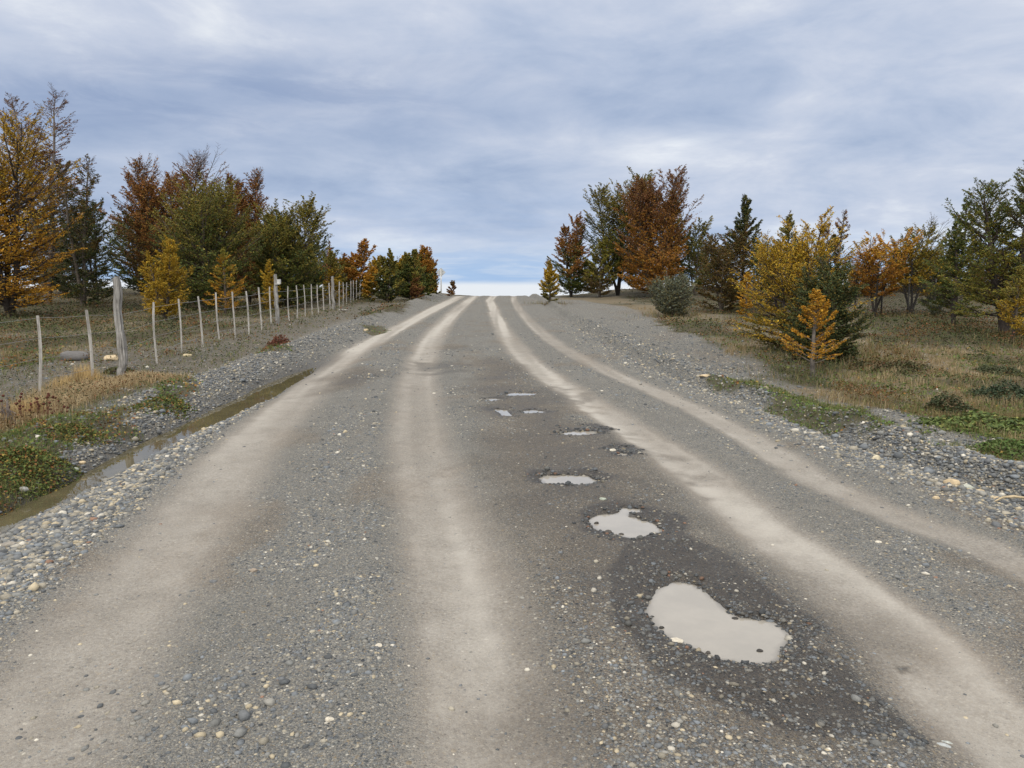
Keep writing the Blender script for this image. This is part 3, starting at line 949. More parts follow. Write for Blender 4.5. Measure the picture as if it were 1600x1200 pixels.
# left berm and right windrow rubble
for fx, off, wd, n, ws, sm in ((XD, -0.65, 0.30, 22000, SW_GREY, 0.012), (XB, 0.0, 0.26, 34000, SW_GREY, 0.011), (XB, -0.55, 0.22, 22000, SW_TAN, 0.009), (XB, 0.55, 0.3, 5000, SW_TAN, 0.012), (XB, 0.1, 0.3, 500, SW_TAN, 0.022)):
    Y = 1 / rng.uniform(1 / 24., 1 / 3.6, n); X = fx(Y) + off + rng.normal(0, wd, n)
    k = masks(X, Y); kp = rng.uniform(0, 1, n) > np.maximum(k['green'], k['heath']) * 0.9
    if off == 0.55: kp &= Y < 9
    X, Y = X[kp], Y[kp]
    size = np.exp(rng.normal(np.log(sm), 0.45, len(X)))
    acc.add(*stone_mesh('g', X, Y, np.clip(size, .006, .06), ws, rng, 0.25))
# pale gravel flat on the right
n = 16000
Y = 1 / rng.uniform(1 / 40., 1 / 8., n); X = rng.uniform(0, 1, n) * 6 + XB(Y)
k = masks(X, Y); kp = (patch(X, Y, GRAV_P, 0.3, np.zeros(n), 0) > rng.uniform(0, 1, n))
X, Y = X[kp], Y[kp]
acc.add(*stone_mesh('g', X, Y, np.exp(rng.normal(np.log(.009), .4, len(X))), SW_TAN, rng, 0.35))
# heap of bigger stones on a worn bare patch between the left tracks, and scattered singles
n = 500
gx0, gy0 = G(352, 1105)
X = gx0 + rng.normal(0, .22, n); Y = gy0 + rng.normal(0, .16, n)
acc.add(*stone_mesh('g', X, Y, np.exp(rng.normal(np.log(.0085), .45, n)), SW_TAN, rng, 0.25))
n = 260
X, Y = scatter(n, rng, 2.0, 12); kp = (X > XL(Y)) & (X < XR(Y))
for (poly, dep, lab) in PUD: kp &= sd_poly(X, Y, poly) > 0.02
X, Y = X[kp], Y[kp]
acc.add(*stone_mesh('g', X, Y, np.exp(rng.normal(np.log(.0085), .35, len(X))), SW_TAN, rng, 0.25, hi=True))
o = acc.build('gravel', M_STONE); tag(o, kind='stuff')

# dark wet pebbles round the rims of the potholes
acc = Acc()
for i, (poly, dep, lab) in enumerate(PUD):
    P_ = np.array(poly); n = [330, 240, 200, 60, 110, 60, 60, 40, 60][i]
    t = rng.uniform(0, len(P_), n); j = t.astype(int); f = (t - j)[:, None]
    q = P_[j] * (1 - f) + P_[(j + 1) % len(P_)] * f
    nrm = q - P_.mean(0); nrm /= np.linalg.norm(nrm, axis=1, keepdims=True) + 1e-9
    q = q + nrm * np.abs(rng.normal(0.015, 0.07, (n, 1))) - nrm * 0.01
    sm = np.exp(rng.normal(np.log(.0095), .42, n)) * (1.0 if i < 3 else 0.9)
    wt = SW_DARK.copy(); wt[8] = 0.05
    acc.add(*stone_mesh('g', q[:, 0], q[:, 1], sm, wt, rng, 0.2, 0.6))
for poly in HOLES:
    P_ = np.array(poly); n = 260
    q = P_.mean(0) + (P_[rng.integers(0, len(P_), n)] - P_.mean(0)) * rng.uniform(0, 1.05, (n, 1)) + rng.normal(0, .03, (n, 2))
    acc.add(*stone_mesh('g', q[:, 0], q[:, 1], np.exp(rng.normal(np.log(.012), .4, n)), SW_DARK, rng, 0.3, 0.55))
o = acc.build('wet_pebbles', M_STONE); tag(o, kind='stuff')

# rocks one can point at
def rock(px, py, w_px, hfrac, col, label, seed, flat=0.0, rz=0.0, dark_side=False, name='rock', group=None, depth=0.75, zabs=None):
    r = np.random.default_rng(seed)
    X0, Y0 = G(px, py)
    R = w_px / 2 / FOC * Y0 * 1.03
    V, F = ICO3
    V = V.copy()
    for _ in range(7):                          # knock facets off a ball
        d = r.normal(0, 1, 3); d /= np.linalg.norm(d); c = r.uniform(0.62, 0.88)
        q = V @ d
        V = V - np.clip(q - c, 0, None)[:, None] * d * 0.92
    V = V * (1 + 0.30 * (fbm(V[:, 0] * 1.6 + 9, V[:, 1] * 1.6 + V[:, 2] * 1.2 + 5, seed, 4)[:, None] - .5))
    V = V * np.array([R, R * depth, R * hfrac])
    c, s = math.cos(rz), math.sin(rz)
    V = np.stack([V[:, 0] * c - V[:, 1] * s, V[:, 0] * s + V[:, 1] * c, V[:, 2]], 1)
    colr = np.array(col)[None] * (0.75 + 0.5 * fbm(V[:, 0] / R * 3, V[:, 2] / R * 3 + V[:, 1] / R, seed + 5, 3))[:, None]
    z = H1(X0, Y0) if zabs is None else zabs - R * hfrac * .35
    o = mesh_np(name, V, F, M_STONE, col=colr, loc=(X0, Y0 + R * 0.3, z + R * hfrac * 0.40))
    tag(o, label, 'rock' if name == 'rock' else 'stone', group)
    return o


GREYR = (0.125, 0.12, 0.118); TANR = (0.45, 0.36, 0.235); WHITER = (0.50, 0.46, 0.38)
rock(112, 562, 50, 0.40, GREYR, "low rounded grey boulder behind the fence, between the two leftmost posts", 1)
rock(173, 562, 24, 0.55, TANR, "tan rock half hidden behind the thick leaning fence post", 2)
rock(292, 558, 14, 0.42, (.42, .35, .22), "small flat tan stone at the foot of a thin fence post", 3)
rock(207, 589, 9, 0.8, (.34, .29, .2), "small tan stone right of the thick post's foot", 4)
rock(127, 717, 13, 0.62, TANR, "tan stone on the far bank of the ditch by the leafy plants", 5)
rock(116, 724, 11, 0.6, (.30, .32, .26), "greenish grey stone beside the tan one on the ditch bank", 6)
rock(34, 760, 17, 0.55, (.28, .28, .27), "pale grey angular stone under the leafy mound on the left", 7)
rock(80, 760, 11, 0.5, TANR, "tan stone lying in the ditch water's edge", 8)
rock(283, 663, 10, 0.6, TANR, "tan stone poking out of the ditch water where the post reflections begin", 9)
rock(12, 855, 26, 0.5, (.24, .22, .19), "biggest brown-grey stone of the pebble heap at the left edge", 10)
rock(333, 914, 14, 0.55, (.13, .135, .14), "dark rounded pebble lying alone in the left wheel track", 11)
rock(396, 902, 13, 0.7, (.30, .25, .20), "brownish pebble at the left edge of the middle gravel strip", 12)
rock(515, 1137, 16, 0.7, WHITER, "pale cream pebble near the bottom in the middle gravel strip", 13)
rock(592, 1020, 13, 0.5, WHITER, "white pebble at the edge of the middle wheel track", 14)
rock(1490, 765, 26, 0.5, TANR, "largest brick-shaped tan rock on the right gravel bank", 15)
rock(1466, 765, 14, 0.55, (.28, .26, .22), "grey-brown stone left of the brick-shaped tan rock", 16)
rock(1513, 770, 22, 0.42, (.34, .35, .30), "flat pale grey stone right of the brick-shaped tan rock", 17)
rock(1533, 777, 15, 0.62, TANR, "round tan stone at the right end of the row of rocks on the bank", 18)
rock(1463, 785, 12, 0.6, TANR, "tan stone in front of the brick-shaped rock", 19)
rock(1485, 790, 12, 0.6, (.42, .36, .26), "sandy oval stone directly below the brick-shaped rock", 20)
rock(1558, 787, 11, 0.7, TANR, "round sandy stone nearest the dry stick on the right", 21)
rock(1370, 722, 12, 0.9, (.45, .40, .29), "upright pale stone on the inner line of the right bank", 22)
rock(1103, 597, 20, 0.28, TANR, "long flat tan stone on the crest of the right bank", 23)
rock(1373, 855, 11, 0.5, WHITER, "cream pebble out in the dark gravel between the right tracks", 24)
rock(1471, 694, 10, 0.7, (.42, .39, .32), "pale stone on the low earth mound at the right", 25)
rock(572, 517, 9, 0.55, TANR, "tan stone on the left bank far up the road", 26)
rock(1058, 1006, 26, 0.35, WHITER, "long white stone on the near left rim of the largest puddle", 27)
rock(957, 708, 12, 0.5, (.48, .45, .38), "white stone inside the round dark pothole", 28)
rock(942, 784, 12, 0.6, (.30, .33, .28), "greenish stone above the second puddle", 29)
rock(1476, 1168, 22, 0.28, (.36, .38, .38), "pale bluish flat stone near the bottom right, larger of two", 30, rz=-.5, depth=.5)
rock(1481, 1162, 20, 0.25, (.36, .38, .36), "thin pale stone just behind the larger bluish one at bottom right", 31, rz=-.5, depth=.4)
rock(1137, 955, 18, 0.3, (.07, .065, .06), "dark flat stone in the notch of the largest puddle", 32)
rock(1222, 985, 12, 0.7, (.05, .048, .045), "black stone at the right tip of the largest puddle", 33)
rock(1019, 962, 11, 0.8, (.05, .048, .045), "black stone at the left rim of the largest puddle", 34)
rock(922, 829, 9, 0.7, (.06, .055, .05), "dark stone at the left end of the second puddle", 35)
rock(950, 838, 15, 0.5, (.07, .065, .06), "broad dark stone on the near rim of the second puddle", 36)
rock(988, 806, 14, 0.6, (.08, .075, .07), "dark stone on the far rim of the second puddle", 37)

rock(1034, 981, 9, 0.7, (.04, .038, .035), "small dark stone standing in the left part of the largest puddle", 41, zabs=PUDZ[0])
rock(1149, 965, 11, 0.45, (.045, .042, .04), "flat dark stone in the water just below the notch of the largest puddle", 42, zabs=PUDZ[0])
rock(1187, 1020, 12, 0.5, (.045, .042, .04), "dark stone alone in the water near the right end of the largest puddle", 43, zabs=PUDZ[0])
rock(1106, 1024, 10, 0.8, (.06, .055, .05), "dark stone in the water by the near rim of the largest puddle", 44, zabs=PUDZ[0])
rock(932, 818, 8, 0.8, (.05, .045, .04), "dark stone in the water at the left end of the second puddle, farther of two", 45, zabs=PUDZ[1])
rock(971, 837, 9, 0.5, (.07, .065, .06), "small dark stone in the water near the bottom of the second puddle", 46, zabs=PUDZ[1])

# ------------------------------------------------------------------ grass and ground cover
def blades(x, y, h, wdt, col, rng, spread=0.35, zoff=0.0):
    n = len(x)
    an = rng.uniform(0, 2 * np.pi, n); lean = np.abs(rng.normal(0, spread, n)) * h
    dx, dy = np.cos(an), np.sin(an)
    pa = an + rng.uniform(0.8, 2.3, n)
    sx, sy = np.cos(pa) * wdt * .5, np.sin(pa) * wdt * .5
    z = height(x, y) - 0.01 + zoff
    P0 = np.stack([x, y, z], 1); S = np.stack([sx, sy, 0 * x], 1)
    P1 = P0 + np.stack([dx * lean * .35, dy * lean * .35, h * .6], 1)
    P2 = P0 + np.stack([dx * lean, dy * lean, h * (1 - 0.25 * np.clip(lean / h, 0, 1))], 1)
    V = np.stack([P0 - S, P0 + S, P1 - S * .8, P1 + S * .8, P2], 1).reshape(-1, 3)
    i = (np.arange(n) * 5)[:, None]
    Q = i + np.array([[0, 1, 3, 2]]); T = i + np.array([[2, 3, 4]])
    return V, [Q, T], np.repeat(col, 5, 0)


def leaves_quads(P_, size, rng, col, tilt=0.6, aspect=0.55, dirs=None):
    n = len(P_)
    nrm = np.stack([rng.normal(0, tilt, n), rng.normal(0, tilt, n), np.ones(n)], 1)
    nrm /= np.linalg.norm(nrm, axis=1, keepdims=True)
    d = rng.normal(0, 1, (n, 3)) if dirs is None else dirs + rng.normal(0, .5, (n, 3))
    d = d - (d * nrm).sum(1, keepdims=True) * nrm; d /= np.linalg.norm(d, axis=1, keepdims=True) + 1e-9
    s = np.cross(nrm, d)
    L = (size * 0.5)[:, None]
    V = np.stack([P_ - d * L, P_ + s * L * aspect, P_ + d * L, P_ - s * L * aspect], 1).reshape(-1, 3)
    F = (np.arange(n) * 4)[:, None] + np.array([[0, 1, 2, 3]])
    return V, [F], np.repeat(col, 4, 0)


def pick(rng, n, pal, wts, var=0.25):
    pal = np.array(pal); wts = np.array(wts, float)
    return pal[rng.choice(len(pal), n, p=wts / wts.sum())] * rng.uniform(1 - var, 1 + var, (n, 1))


rng = np.random.default_rng(21)
# dry grass
acc = Acc()
X, Y = scatter(200000, rng, 3.2, 34); X = X * 1.02
k = masks(X, Y)
kp = rng.uniform(0, 1, len(X)) < k['straw'] ** 1.3 * 0.95
X, Y = X[kp], Y[kp]
nb = 5
Xb = np.repeat(X, nb) + rng.normal(0, .02, len(X) * nb); Yb = np.repeat(Y, nb) + rng.normal(0, .02, len(X) * nb)
tall = np.where(Xb < 0, 1.0, 0.75) * (0.6 + 0.9 * fbm(Xb * 1.2, Yb * 1.2, 90, 3))
hh = rng.uniform(.03, .12, len(Xb)) * tall * (0.5 + 1.3 * sstep(.5, .68, fbm(Xb * 2.6, Yb * 2.2, 94, 3)))
cA = pick(rng, len(Xb), [[.33, .25, .14], [.38, .31, .19], [.26, .19, .11], [.20, .17, .08]], [.3, .25, .25, .2])
cB = pick(rng, len(Xb), [[.20, .15, .075], [.15, .14, .055], [.17, .10, .055], [.26, .20, .10], [.11, .12, .045]], [.25, .25, .2, .15, .15])
col = np.where((rng.uniform(0, 1, len(Xb)) < sstep(.40, .60, fbm(Xb * .8, Yb * .6, 93, 4)))[:, None], cB, cA)
acc.add(*blades(Xb, Yb, hh, np.clip(0.0022 * Yb / 5, .003, .012), col, rng, .5))
# the tall strip of pale straw along the ditch bank
n = 26000
q = np.array(GL([(20, 672), (60, 645), (110, 622), (150, 606), (200, 596), (262, 590)]))
t = rng.uniform(0, len(q) - 1.001, n); j = t.astype(int); f = (t - j)[:, None]
q2 = q[j] * (1 - f) + q[j + 1] * f
Xb, Yb = q2[:, 0] + rng.normal(0, .16, n), q2[:, 1] + rng.normal(0, .16, n)
hh = rng.uniform(.05, .17, n) * (0.3 + 1.3 * fbm(Xb * 2, Yb * 2, 91, 3))
col = pick(rng, n, [[.42, .33, .19], [.48, .39, .25], [.34, .25, .14], [.26, .18, .10]], [.35, .3, .2, .15])
acc.add(*blades(Xb, Yb, hh, np.full(n, .004), col, rng, .45))
for px, py, hgt, n in ((92, 620, .25, 260), (106, 604, .2, 300), (132, 600, .33, 500), (150, 602, .26, 400), (45, 655, .28, 500), (20, 668, .25, 400)):
    gx0, gy0 = G(px, py)
    Xb = gx0 + rng.normal(0, .07, n); Yb = gy0 + rng.normal(0, .07, n)
    acc.add(*blades(Xb, Yb, rng.uniform(.5, 1.1, n) * hgt, np.full(n, .004), pick(rng, n, [[.48, .36, .18], [.40, .28, .13]], [.6, .4]), rng, .4))
o = acc.build('dry_grass', M_GRASS, smooth=False); tag(o, kind='stuff')

# green grass
acc = Acc()
X, Y = scatter(130000, rng, 3.2, 34)
k = masks(X, Y)
kp = rng.uniform(0, 1, len(X)) < np.maximum(k['green'] * 0.5, k['heath'] * 0.35)
X, Y = X[kp], Y[kp]
nb = 4
Xb = np.repeat(X, nb) + rng.normal(0, .02, len(X) * nb); Yb = np.repeat(Y, nb) + rng.normal(0, .02, len(X) * nb)
hh = rng.uniform(.03, .11, len(Xb))
col = pick(rng, len(Xb), [[.09, .12, .035], [.13, .15, .05], [.17, .16, .06], [.22, .17, .08]], [.35, .3, .2, .15])
acc.add(*blades(Xb, Yb, hh, np.clip(0.0025 * Yb / 5, .003, .012), col, rng, .6))
o = acc.build('green_grass', M_GRASS, smooth=False); tag(o, kind='stuff')

# mats of small-leaved ground cover
acc = Acc()
X, Y = scatter(150000, rng, 3.4, 30)
k = masks(X, Y)
kp = rng.uniform(0, 1, len(X)) < k['green'] * 1.0
X, Y = X[kp], Y[kp]
lift = fbm(X * 3, Y * 3, 95, 3); leftside = X < -3
Zp = height(X, Y) + rng.uniform(0, 1, len(X)) * (0.015 + 0.10 * np.clip(lift - .35, 0, 1) * np.where(leftside, 1.3, 0.8))
nz = fbm(X * 2.5, Y * 2.5, 96, 3)
cg = pick(rng, len(X), [[.075, .12, .03], [.11, .16, .04], [.05, .08, .025], [.15, .17, .05]], [.35, .3, .2, .15])
co = pick(rng, len(X), [[.22, .11, .03], [.16, .065, .03], [.26, .18, .05], [.11, .055, .03]], [.25, .3, .2, .25])
sel = (rng.uniform(0, 1, len(X)) < np.where(leftside, sstep(.40, .62, nz) * .85 + .12, sstep(.5, .7, nz) * .5))[:, None]
col = np.where(sel, co, cg)
acc.add(*leaves_quads(np.stack([X, Y, Zp], 1), rng.uniform(.014, .032, len(X)) * np.clip(Y / 6, 1, 2.2), rng, col, .7, .7))
o = acc.build('ground_cover', M_LEAF, smooth=False); tag(o, kind='stuff')

# low dark heath cushions
acc = Acc()
X, Y = scatter(620000, rng, 4.5, 60); X = X * 1.05
k = masks(X, Y)
kp = rng.uniform(0, 1, len(X)) < k['heath'] ** 2.5 * (0.22 + 0.78 * sstep(.38, .50, fbm(X * 1.6, Y * 1.1, 98, 3)))
X, Y = X[kp], Y[kp]
lift = np.clip(fbm(X * 1.6, Y * 1.1, 98, 3) - .36, 0, 1)
Zp = height(X, Y) + rng.uniform(0, 1, len(X)) ** .7 * (0.02 + 0.75 * lift)
nz = fbm(X * .9, Y * .9, 99, 3)
col = pick(rng, len(X), [[.045, .058, .025], [.06, .075, .03], [.08, .088, .036], [.09, .07, .038]], [.35, .3, .2, .15])
col = np.where((nz > .54)[:, None], col * np.array([1.9, 1.0, .9]), col)
acc.add(*leaves_quads(np.stack([X, Y, Zp], 1), rng.uniform(.016, .032, len(X)) * np.clip(Y / 9, 1, 3.2), rng, col, .8, .6))
o = acc.build('heath', M_LEAF, smooth=False); tag(o, kind='stuff')


# broad-leaved plants and small clumps that can be pointed at
def leafy_clump(name, px, py, rx, ry, hgt, n, lsize, pal, wts, label, cat='plant', seed=1, stems=30, group=None, aspect=.8, tilt=.6):
    r = np.random.default_rng(seed)
    X0, Y0 = G(px, py); Z0 = H1(X0, Y0)
    rt = empty(name, (X0, Y0, Z0), label, cat, group)
    an = r.uniform(0, 2 * np.pi, n); u = np.sqrt(r.uniform(0, 1, n)); edge_ = .55 + .9 * fbm(np.cos(an) * 1.6 + 4, np.sin(an) * 1.6 + 8, seed + 9, 3)
    u = u * edge_ * (1 + np.abs(r.normal(0, .10, n)))
    x = rx * u * np.cos(an); y = ry * u * np.sin(an)
    top = hgt * np.clip(1 - (u / edge_) ** 2, 0.06, 1) ** .8 * (0.1 + 1.5 * fbm(x * 5 + 3, y * 5 + 7, seed, 4))
    z = height(x + X0, y + Y0) - Z0 + top * r.uniform(.25, 1, n) ** .6
    V, F, C = leaves_quads(np.stack([x, y, z], 1), r.uniform(.7, 1.3, n) * lsize, r, pick(r, n, pal, wts), tilt, aspect)
    mesh_np('leaves', V, F, M_LEAF, rt, col=C, smooth=False)
    k_ = r.choice(n, min(stems, n), replace=False)
    p = np.zeros((len(k_), 3, 3)); p[:, 2] = np.stack([x, y, z], 1)[k_]
    p[:, 0] = p[:, 2] * np.array([.35, .35, 0]); p[:, 0, 2] = height(p[:, 0, 0] + X0, p[:, 0, 1] + Y0) - Z0 - .01
    p[:, 1] = (p[:, 0] + p[:, 2]) / 2 + r.normal(0, .01, (len(k_), 3))
    V, F = tubes(p, np.tile([.003, .0025, .0015], (len(k_), 1)), 4)
    mesh_np('stems', V, F, M_BARK, rt, col=np.tile([.12, .07, .04], (len(V), 1)))
    return rt


GRN = [[.085, .115, .032], [.12, .15, .04], [.05, .075, .022], [.24, .18, .045], [.21, .095, .035]]
leafy_clump('leafy_plant', 1545, 668, .62, .5, .15, 2600, .045, [[.085, .12, .035], [.13, .17, .05], [.05, .075, .025], [.20, .20, .06]], [.35, .3, .25, .1], "spreading broad-leaved green plant at the right edge behind the low earth mound", seed=3, tilt=.5)
leafy_clump('leafy_plant', 1590, 712, .34, .26, .10, 1500, .028, [[.07, .12, .03], [.10, .14, .045]], [.5, .5], "bright green low plant in front of the broad-leaved one at the right edge", seed=4)
leafy_clump('leafy_plant', 40, 742, .36, .42, .11, 5200, .021, GRN, [.34, .26, .14, .16, .10], "largest mound of green and orange leafy plants by the ditch at the left edge", seed=5, stems=60)
leafy_clump('leafy_plant', 118, 694, .22, .26, .08, 1600, .020, GRN, [.28, .28, .1, .2, .14], "small green and yellow leafy mound, second along the left ditch bank", seed=6)
leafy_clump('leafy_plant', 262, 640, .28, .42, .07, 2400, .024, GRN, [.35, .2, .2, .12, .13], "green leafy mound above the ditch where the post reflections begin", seed=7)
leafy_clump('low_shrub', 1485, 640, .28, .25, .22, 1600, .03, [[.045, .06, .03], [.07, .085, .04], [.12, .09, .05]], [.4, .3, .3], "dark low bush left of the broad-leaved green plant", 'shrub', 8)
leafy_clump('low_shrub', 1572, 622, .40, .3, .24, 2200, .03, [[.035, .055, .03], [.06, .08, .045]], [.5, .5], "dark green bush behind the broad-leaved plant at the right edge", 'shrub', 9)
leafy_clump('low_shrub', 1562, 583, .30, .3, .18, 1500, .03, [[.06, .075, .04], [.09, .10, .05]], [.5, .5], "small round dark tuft standing in the tan grass on the right", 'shrub', 10)
leafy_clump('low_shrub', 1383, 577, .70, .5, .16, 2600, .035, [[.05, .055, .025], [.08, .08, .035], [.1, .07, .04]], [.4, .3, .3], "long low dark cushion shrub right of the small orange tree", 'shrub', 11)
leafy_clump('low_shrub', 432, 548, .24, .2, .26, 700, .035, [[.14, .05, .035], [.19, .075, .045], [.10, .05, .03]], [.4, .3, .3], "reddish brown bare bush on the left bank below the fence", 'shrub', 12, stems=120, tilt=1.2)
leafy_clump('low_shrub', 186, 582, .22, .2, .10, 700, .03, [[.07, .08, .03], [.10, .09, .04]], [.5, .5], "dull green tuft left of the thick post's foot", 'shrub', 13)

# plant with dark seed heads and a dead stump at the left edge
X0, Y0 = G(62, 668)
rt = empty('seed_head_plant', (X0, Y0, H1(X0, Y0)), "dry plant with round dark brown seed heads standing in the straw by the ditch", 'plant')
r = np.random.default_rng(31); n = 46
x = r.normal(0, .2, n); y = r.normal(0, .13, n); h_ = r.uniform(.12, .30, n)
p = np.zeros((n, 3, 3)); p[:, 0] = np.stack([x * .8, y * .8, 0 * x - .02], 1); p[:, 2] = np.stack([x, y, h_], 1); p[:, 1] = (p[:, 0] + p[:, 2]) / 2 + r.normal(0, .01, (n, 3))
V, F = tubes(p, np.tile([.002, .002, .0015], (n, 1)), 4)
mesh_np('stems', V, F, M_BARK, rt, col=np.tile([.16, .08, .05], (len(V), 1)))
ac = Acc()
for i in range(n):
    vv = ICO1[0] * (1 + r.uniform(-.25, .25, (12, 1))) * r.uniform(.010, .017)
    ac.add(vv + p[i, 2], [ICO1[1]], np.array([.09, .035, .025]))
ob_ = ac.build('seed_heads', M_BARK, rt)
ob_['kind'] = 'stuff'
X0, Y0 = G(8, 672)
rt = empty('dead_stump', (X0, Y0, H1(X0, Y0)), "small dark dead stump of upright sticks at the left edge", 'stump')
n = 12; x = r.normal(0, .06, n); y = r.normal(0, .05, n)
p = np.zeros((n, 4, 3))
for j_ in range(4): p[:, j_] = np.stack([x + r.normal(0, .012, n) * j_, y + r.normal(0, .01, n) * j_, np.full(n, -.03) + j_ * r.uniform(.06, .11, n)], 1)
V, F = tubes(p, np.tile([.014, .011, .009, .004], (n, 1)), 6, True)
mesh_np('sticks', V, F, M_BARK, rt, col=np.tile([.13, .11, .10], (len(V), 1)))
# dry stick on the right bank
X0, Y0 = G(1572, 793)
p = np.array([[[-.10, -.02, .01], [-.03, .0, .035], [.05, .01, .04], [.14, .0, .03], [.22, -.03, .05]]])
V, F = tubes(p, [[.004, .008, .009, .008, .005]], 7, True)
tag(mesh_np('stick', V, F, M_BARK, col=np.tile([.42, .34, .22], (len(V), 1)), loc=(X0, Y0, H1(X0, Y0) + .01)), "pale dry curved stick lying on the stones of the right bank", 'stick')
# plank lying by the fence
X0, Y0 = G(536, 486)
V, F = box_np(0, 0, 0.02, .34, .12, .035, .15)
tag(mesh_np('plank', V, F, M_DROP, smooth=False, loc=(X0, Y0, H1(X0, Y0) + .02)), "short pale board lying on the ground beside the fence", 'board')

# ------------------------------------------------------------------ fence
fence = empty('wire_fence', (-5.9, 9.3, H1(-5.9, 9.3)), "long wire fence of thin pale wooden posts running up the left side of the road", 'fence')
F0 = np.array(fence.location)
THIN = [((58, 493), (61, 626)), ((136, 484), (145, 602)), ((240, 472), (246, 568)), ((279, 467), (284, 556)), ((310, 463), (317, 543)),
        ((337, 457), (343, 533)), ((362, 456), (368, 527)), ((383, 455), (389, 522)), ((404, 449), (409, 516)), ((421, 448), (424, 510)),
        ((450, 447), (452, 501)), ((463, 446), (464, 500)), ((475, 445), (477, 495)), ((486, 444), (488, 493)), ((496, 445), (498, 490)),
        ((504, 444), (506, 487)), ((514, 442), (516, 485)), ((530, 440), (530, 481)), ((536, 441), (536, 479)), ((542, 441), (542, 477)),
        ((548, 439), (548, 474)), ((552, 438), (552, 473)), ((557, 437), (557, 470)), ((563, 436), (562, 469)), ((579, 433), (579, 464)),
        ((583, 433), (583, 463)), ((587, 432), (587, 462)), ((590, 432), (590, 461)), ((594, 432), (594, 460.5)), ((600, 431), (600, 460)),
        ((606, 431), (606, 459)), ((611, 430), (611, 458.5)), ((617, 430), (617, 458)), ((622, 430), (622, 457.5))]
THICK = [((180, 434), (193, 591), 0.066, "gnarled grey fence post, thickest and nearest"), ((430, 429), (434, 509), 0.062, "whitish thick fence post with a small box near its top"),
         ((519, 432), (521, 484), 0.068, "dark streaked thick fence post"), ((570, 425), (569, 466), 0.06, None)]


def fence_pt(b):
    X_, Y_ = G(*b)
    Y_ = min(Y_, 62.0)
    X_, Y_, z_ = ray_at(b[0], b[1], Y_)
    return X_, Y_, H1(X_, Y_)


posts = []
r = np.random.default_rng(77)


def thin_post(base, top):
    wd = r.uniform(.017, .023)
    n = 6
    t = np.linspace(0, 1, n)[:, None]
    p = base * (1 - t) + top * t; p[0] -= np.array([0, 0, .06])
    bow = r.normal(0, .012); p[:, 0] += bow * np.sin(np.linspace(0, np.pi, n))
    V, F = tubes(p[None] - F0, (wd * r.uniform(.9, 1.1, n))[None], 4, True)
    mesh_np('post', V, F, M_DROP, fence, smooth=False)


allp = []
for top, basep in THIN:
    X_, Y_, z_ = fence_pt(basep)
    tx, ty, tz = ray_at(top[0], top[1], Y_)
    if basep[0] > 575:
        tx, tz = X_, z_ + 1.05
    thin_post(np.array([X_, Y_, z_]), np.array([tx, Y_ + r.normal(0, .02), tz]))
    allp.append((X_, Y_, z_, tx, tz, 0))
for top, basep, rad, lab in THICK:
    X_, Y_, z_ = fence_pt(basep)
    tx, ty, tz = ray_at(top[0], top[1], Y_)
    n = 26
    t = np.linspace(0, 1, n)
    p = np.stack([X_ + (tx - X_) * t, Y_ + 0 * t, z_ + (tz - z_) * t], 1); p[0, 2] -= .08
    p[:, 0] += 0.05 * (fbm(t * 4.5 + 5, t * 0 + X_, 3, 3) - .5) * 2 - .006; p[:, 1] += 0.02 * (fbm(t * 3, t * 0 + 7 + X_, 4, 3) - .5)
    kk = 16
    V, F = tubes(p[None] - F0, (rad * (1.05 - .22 * t) * (0.85 + .3 * fbm(t * 6, t * 0 + X_, 9, 3)))[None], kk, True)
    nv = n * kk
    th = np.arange(nv) % kk * 2 * np.pi / kk; zz = V[:nv, 2]
    groove = 1 + 0.42 * (fbm(np.cos(th) * 2.2 + 9, np.sin(th) * 2.2 + zz * .9, 12, 4) - .5) + .10 * (fbm(np.cos(th) * 6, np.sin(th) * 6 + zz * 1.5, 13, 2) - .5)
    cen = np.repeat(p - F0, kk, 0)
    V[:nv] = cen + (V[:nv] - cen) * groove[:, None]
    V[nv - kk:nv, 2] += (th[-kk:] > 3) * .02 - .008
    o = mesh_np('thick_post', V, F, M_POST, fence, smooth=False)
    if lab: o['label'] = lab
    allp.append((X_, Y_, z_, tx, tz, 1))
# the little box on the second thick post
X_, Y_, z_ = fence_pt((434, 509))
tz = ray_at(432, 440, Y_)[2]
V, F = box_np(0.10, -.02, 0, .10, .06, .13)
V2, F2 = box_np(0.05, -.02, -.075, .16, .05, .018)
ac = Acc(); ac.add(V, F); ac.add(V2, F2)
ac.V = [v + np.array([X_, Y_ - .04, tz]) - F0 for v in ac.V]
ac.build('post_box', M_SIGNPOST, fence, smooth=False)
# posts just outside the left edge carry the wires on
for X_, Y_ in ((-6.05, 7.55), (-6.15, 5.8)):
    z_ = H1(X_, Y_); thin_post(np.array([X_, Y_, z_]), np.array([X_ - .02, Y_, z_ + 1.06]))
    allp.append((X_, Y_, z_, X_ - .02, z_ + 1.06, 0))
allp.sort(key=lambda q: q[1])
for fr in (0.96, 0.72, 0.48, 0.24):
    pts = []
    for i, (X_, Y_, z_, tx, tz, kd) in enumerate(allp):
        hh_ = 1.05 * fr
        f = hh_ / (tz - z_)
        P_ = np.array([X_ + (tx - X_) * f + (.03 if not kd else .085), Y_, z_ + hh_ - .02])
        if pts:
            mid = (pts[-1] + P_) / 2; mid[2] -= .008
            pts.append(mid)
        pts.append(P_)
    pts = np.array(pts) - F0
    rad = np.full(len(pts), .0022) * np.clip((pts[:, 1] + F0[1]) / 11, 1, 1.8)
    V, F = tubes(pts[None], rad[None], 4)
    mesh_np('wire', V, F, M_WIRE, fence)

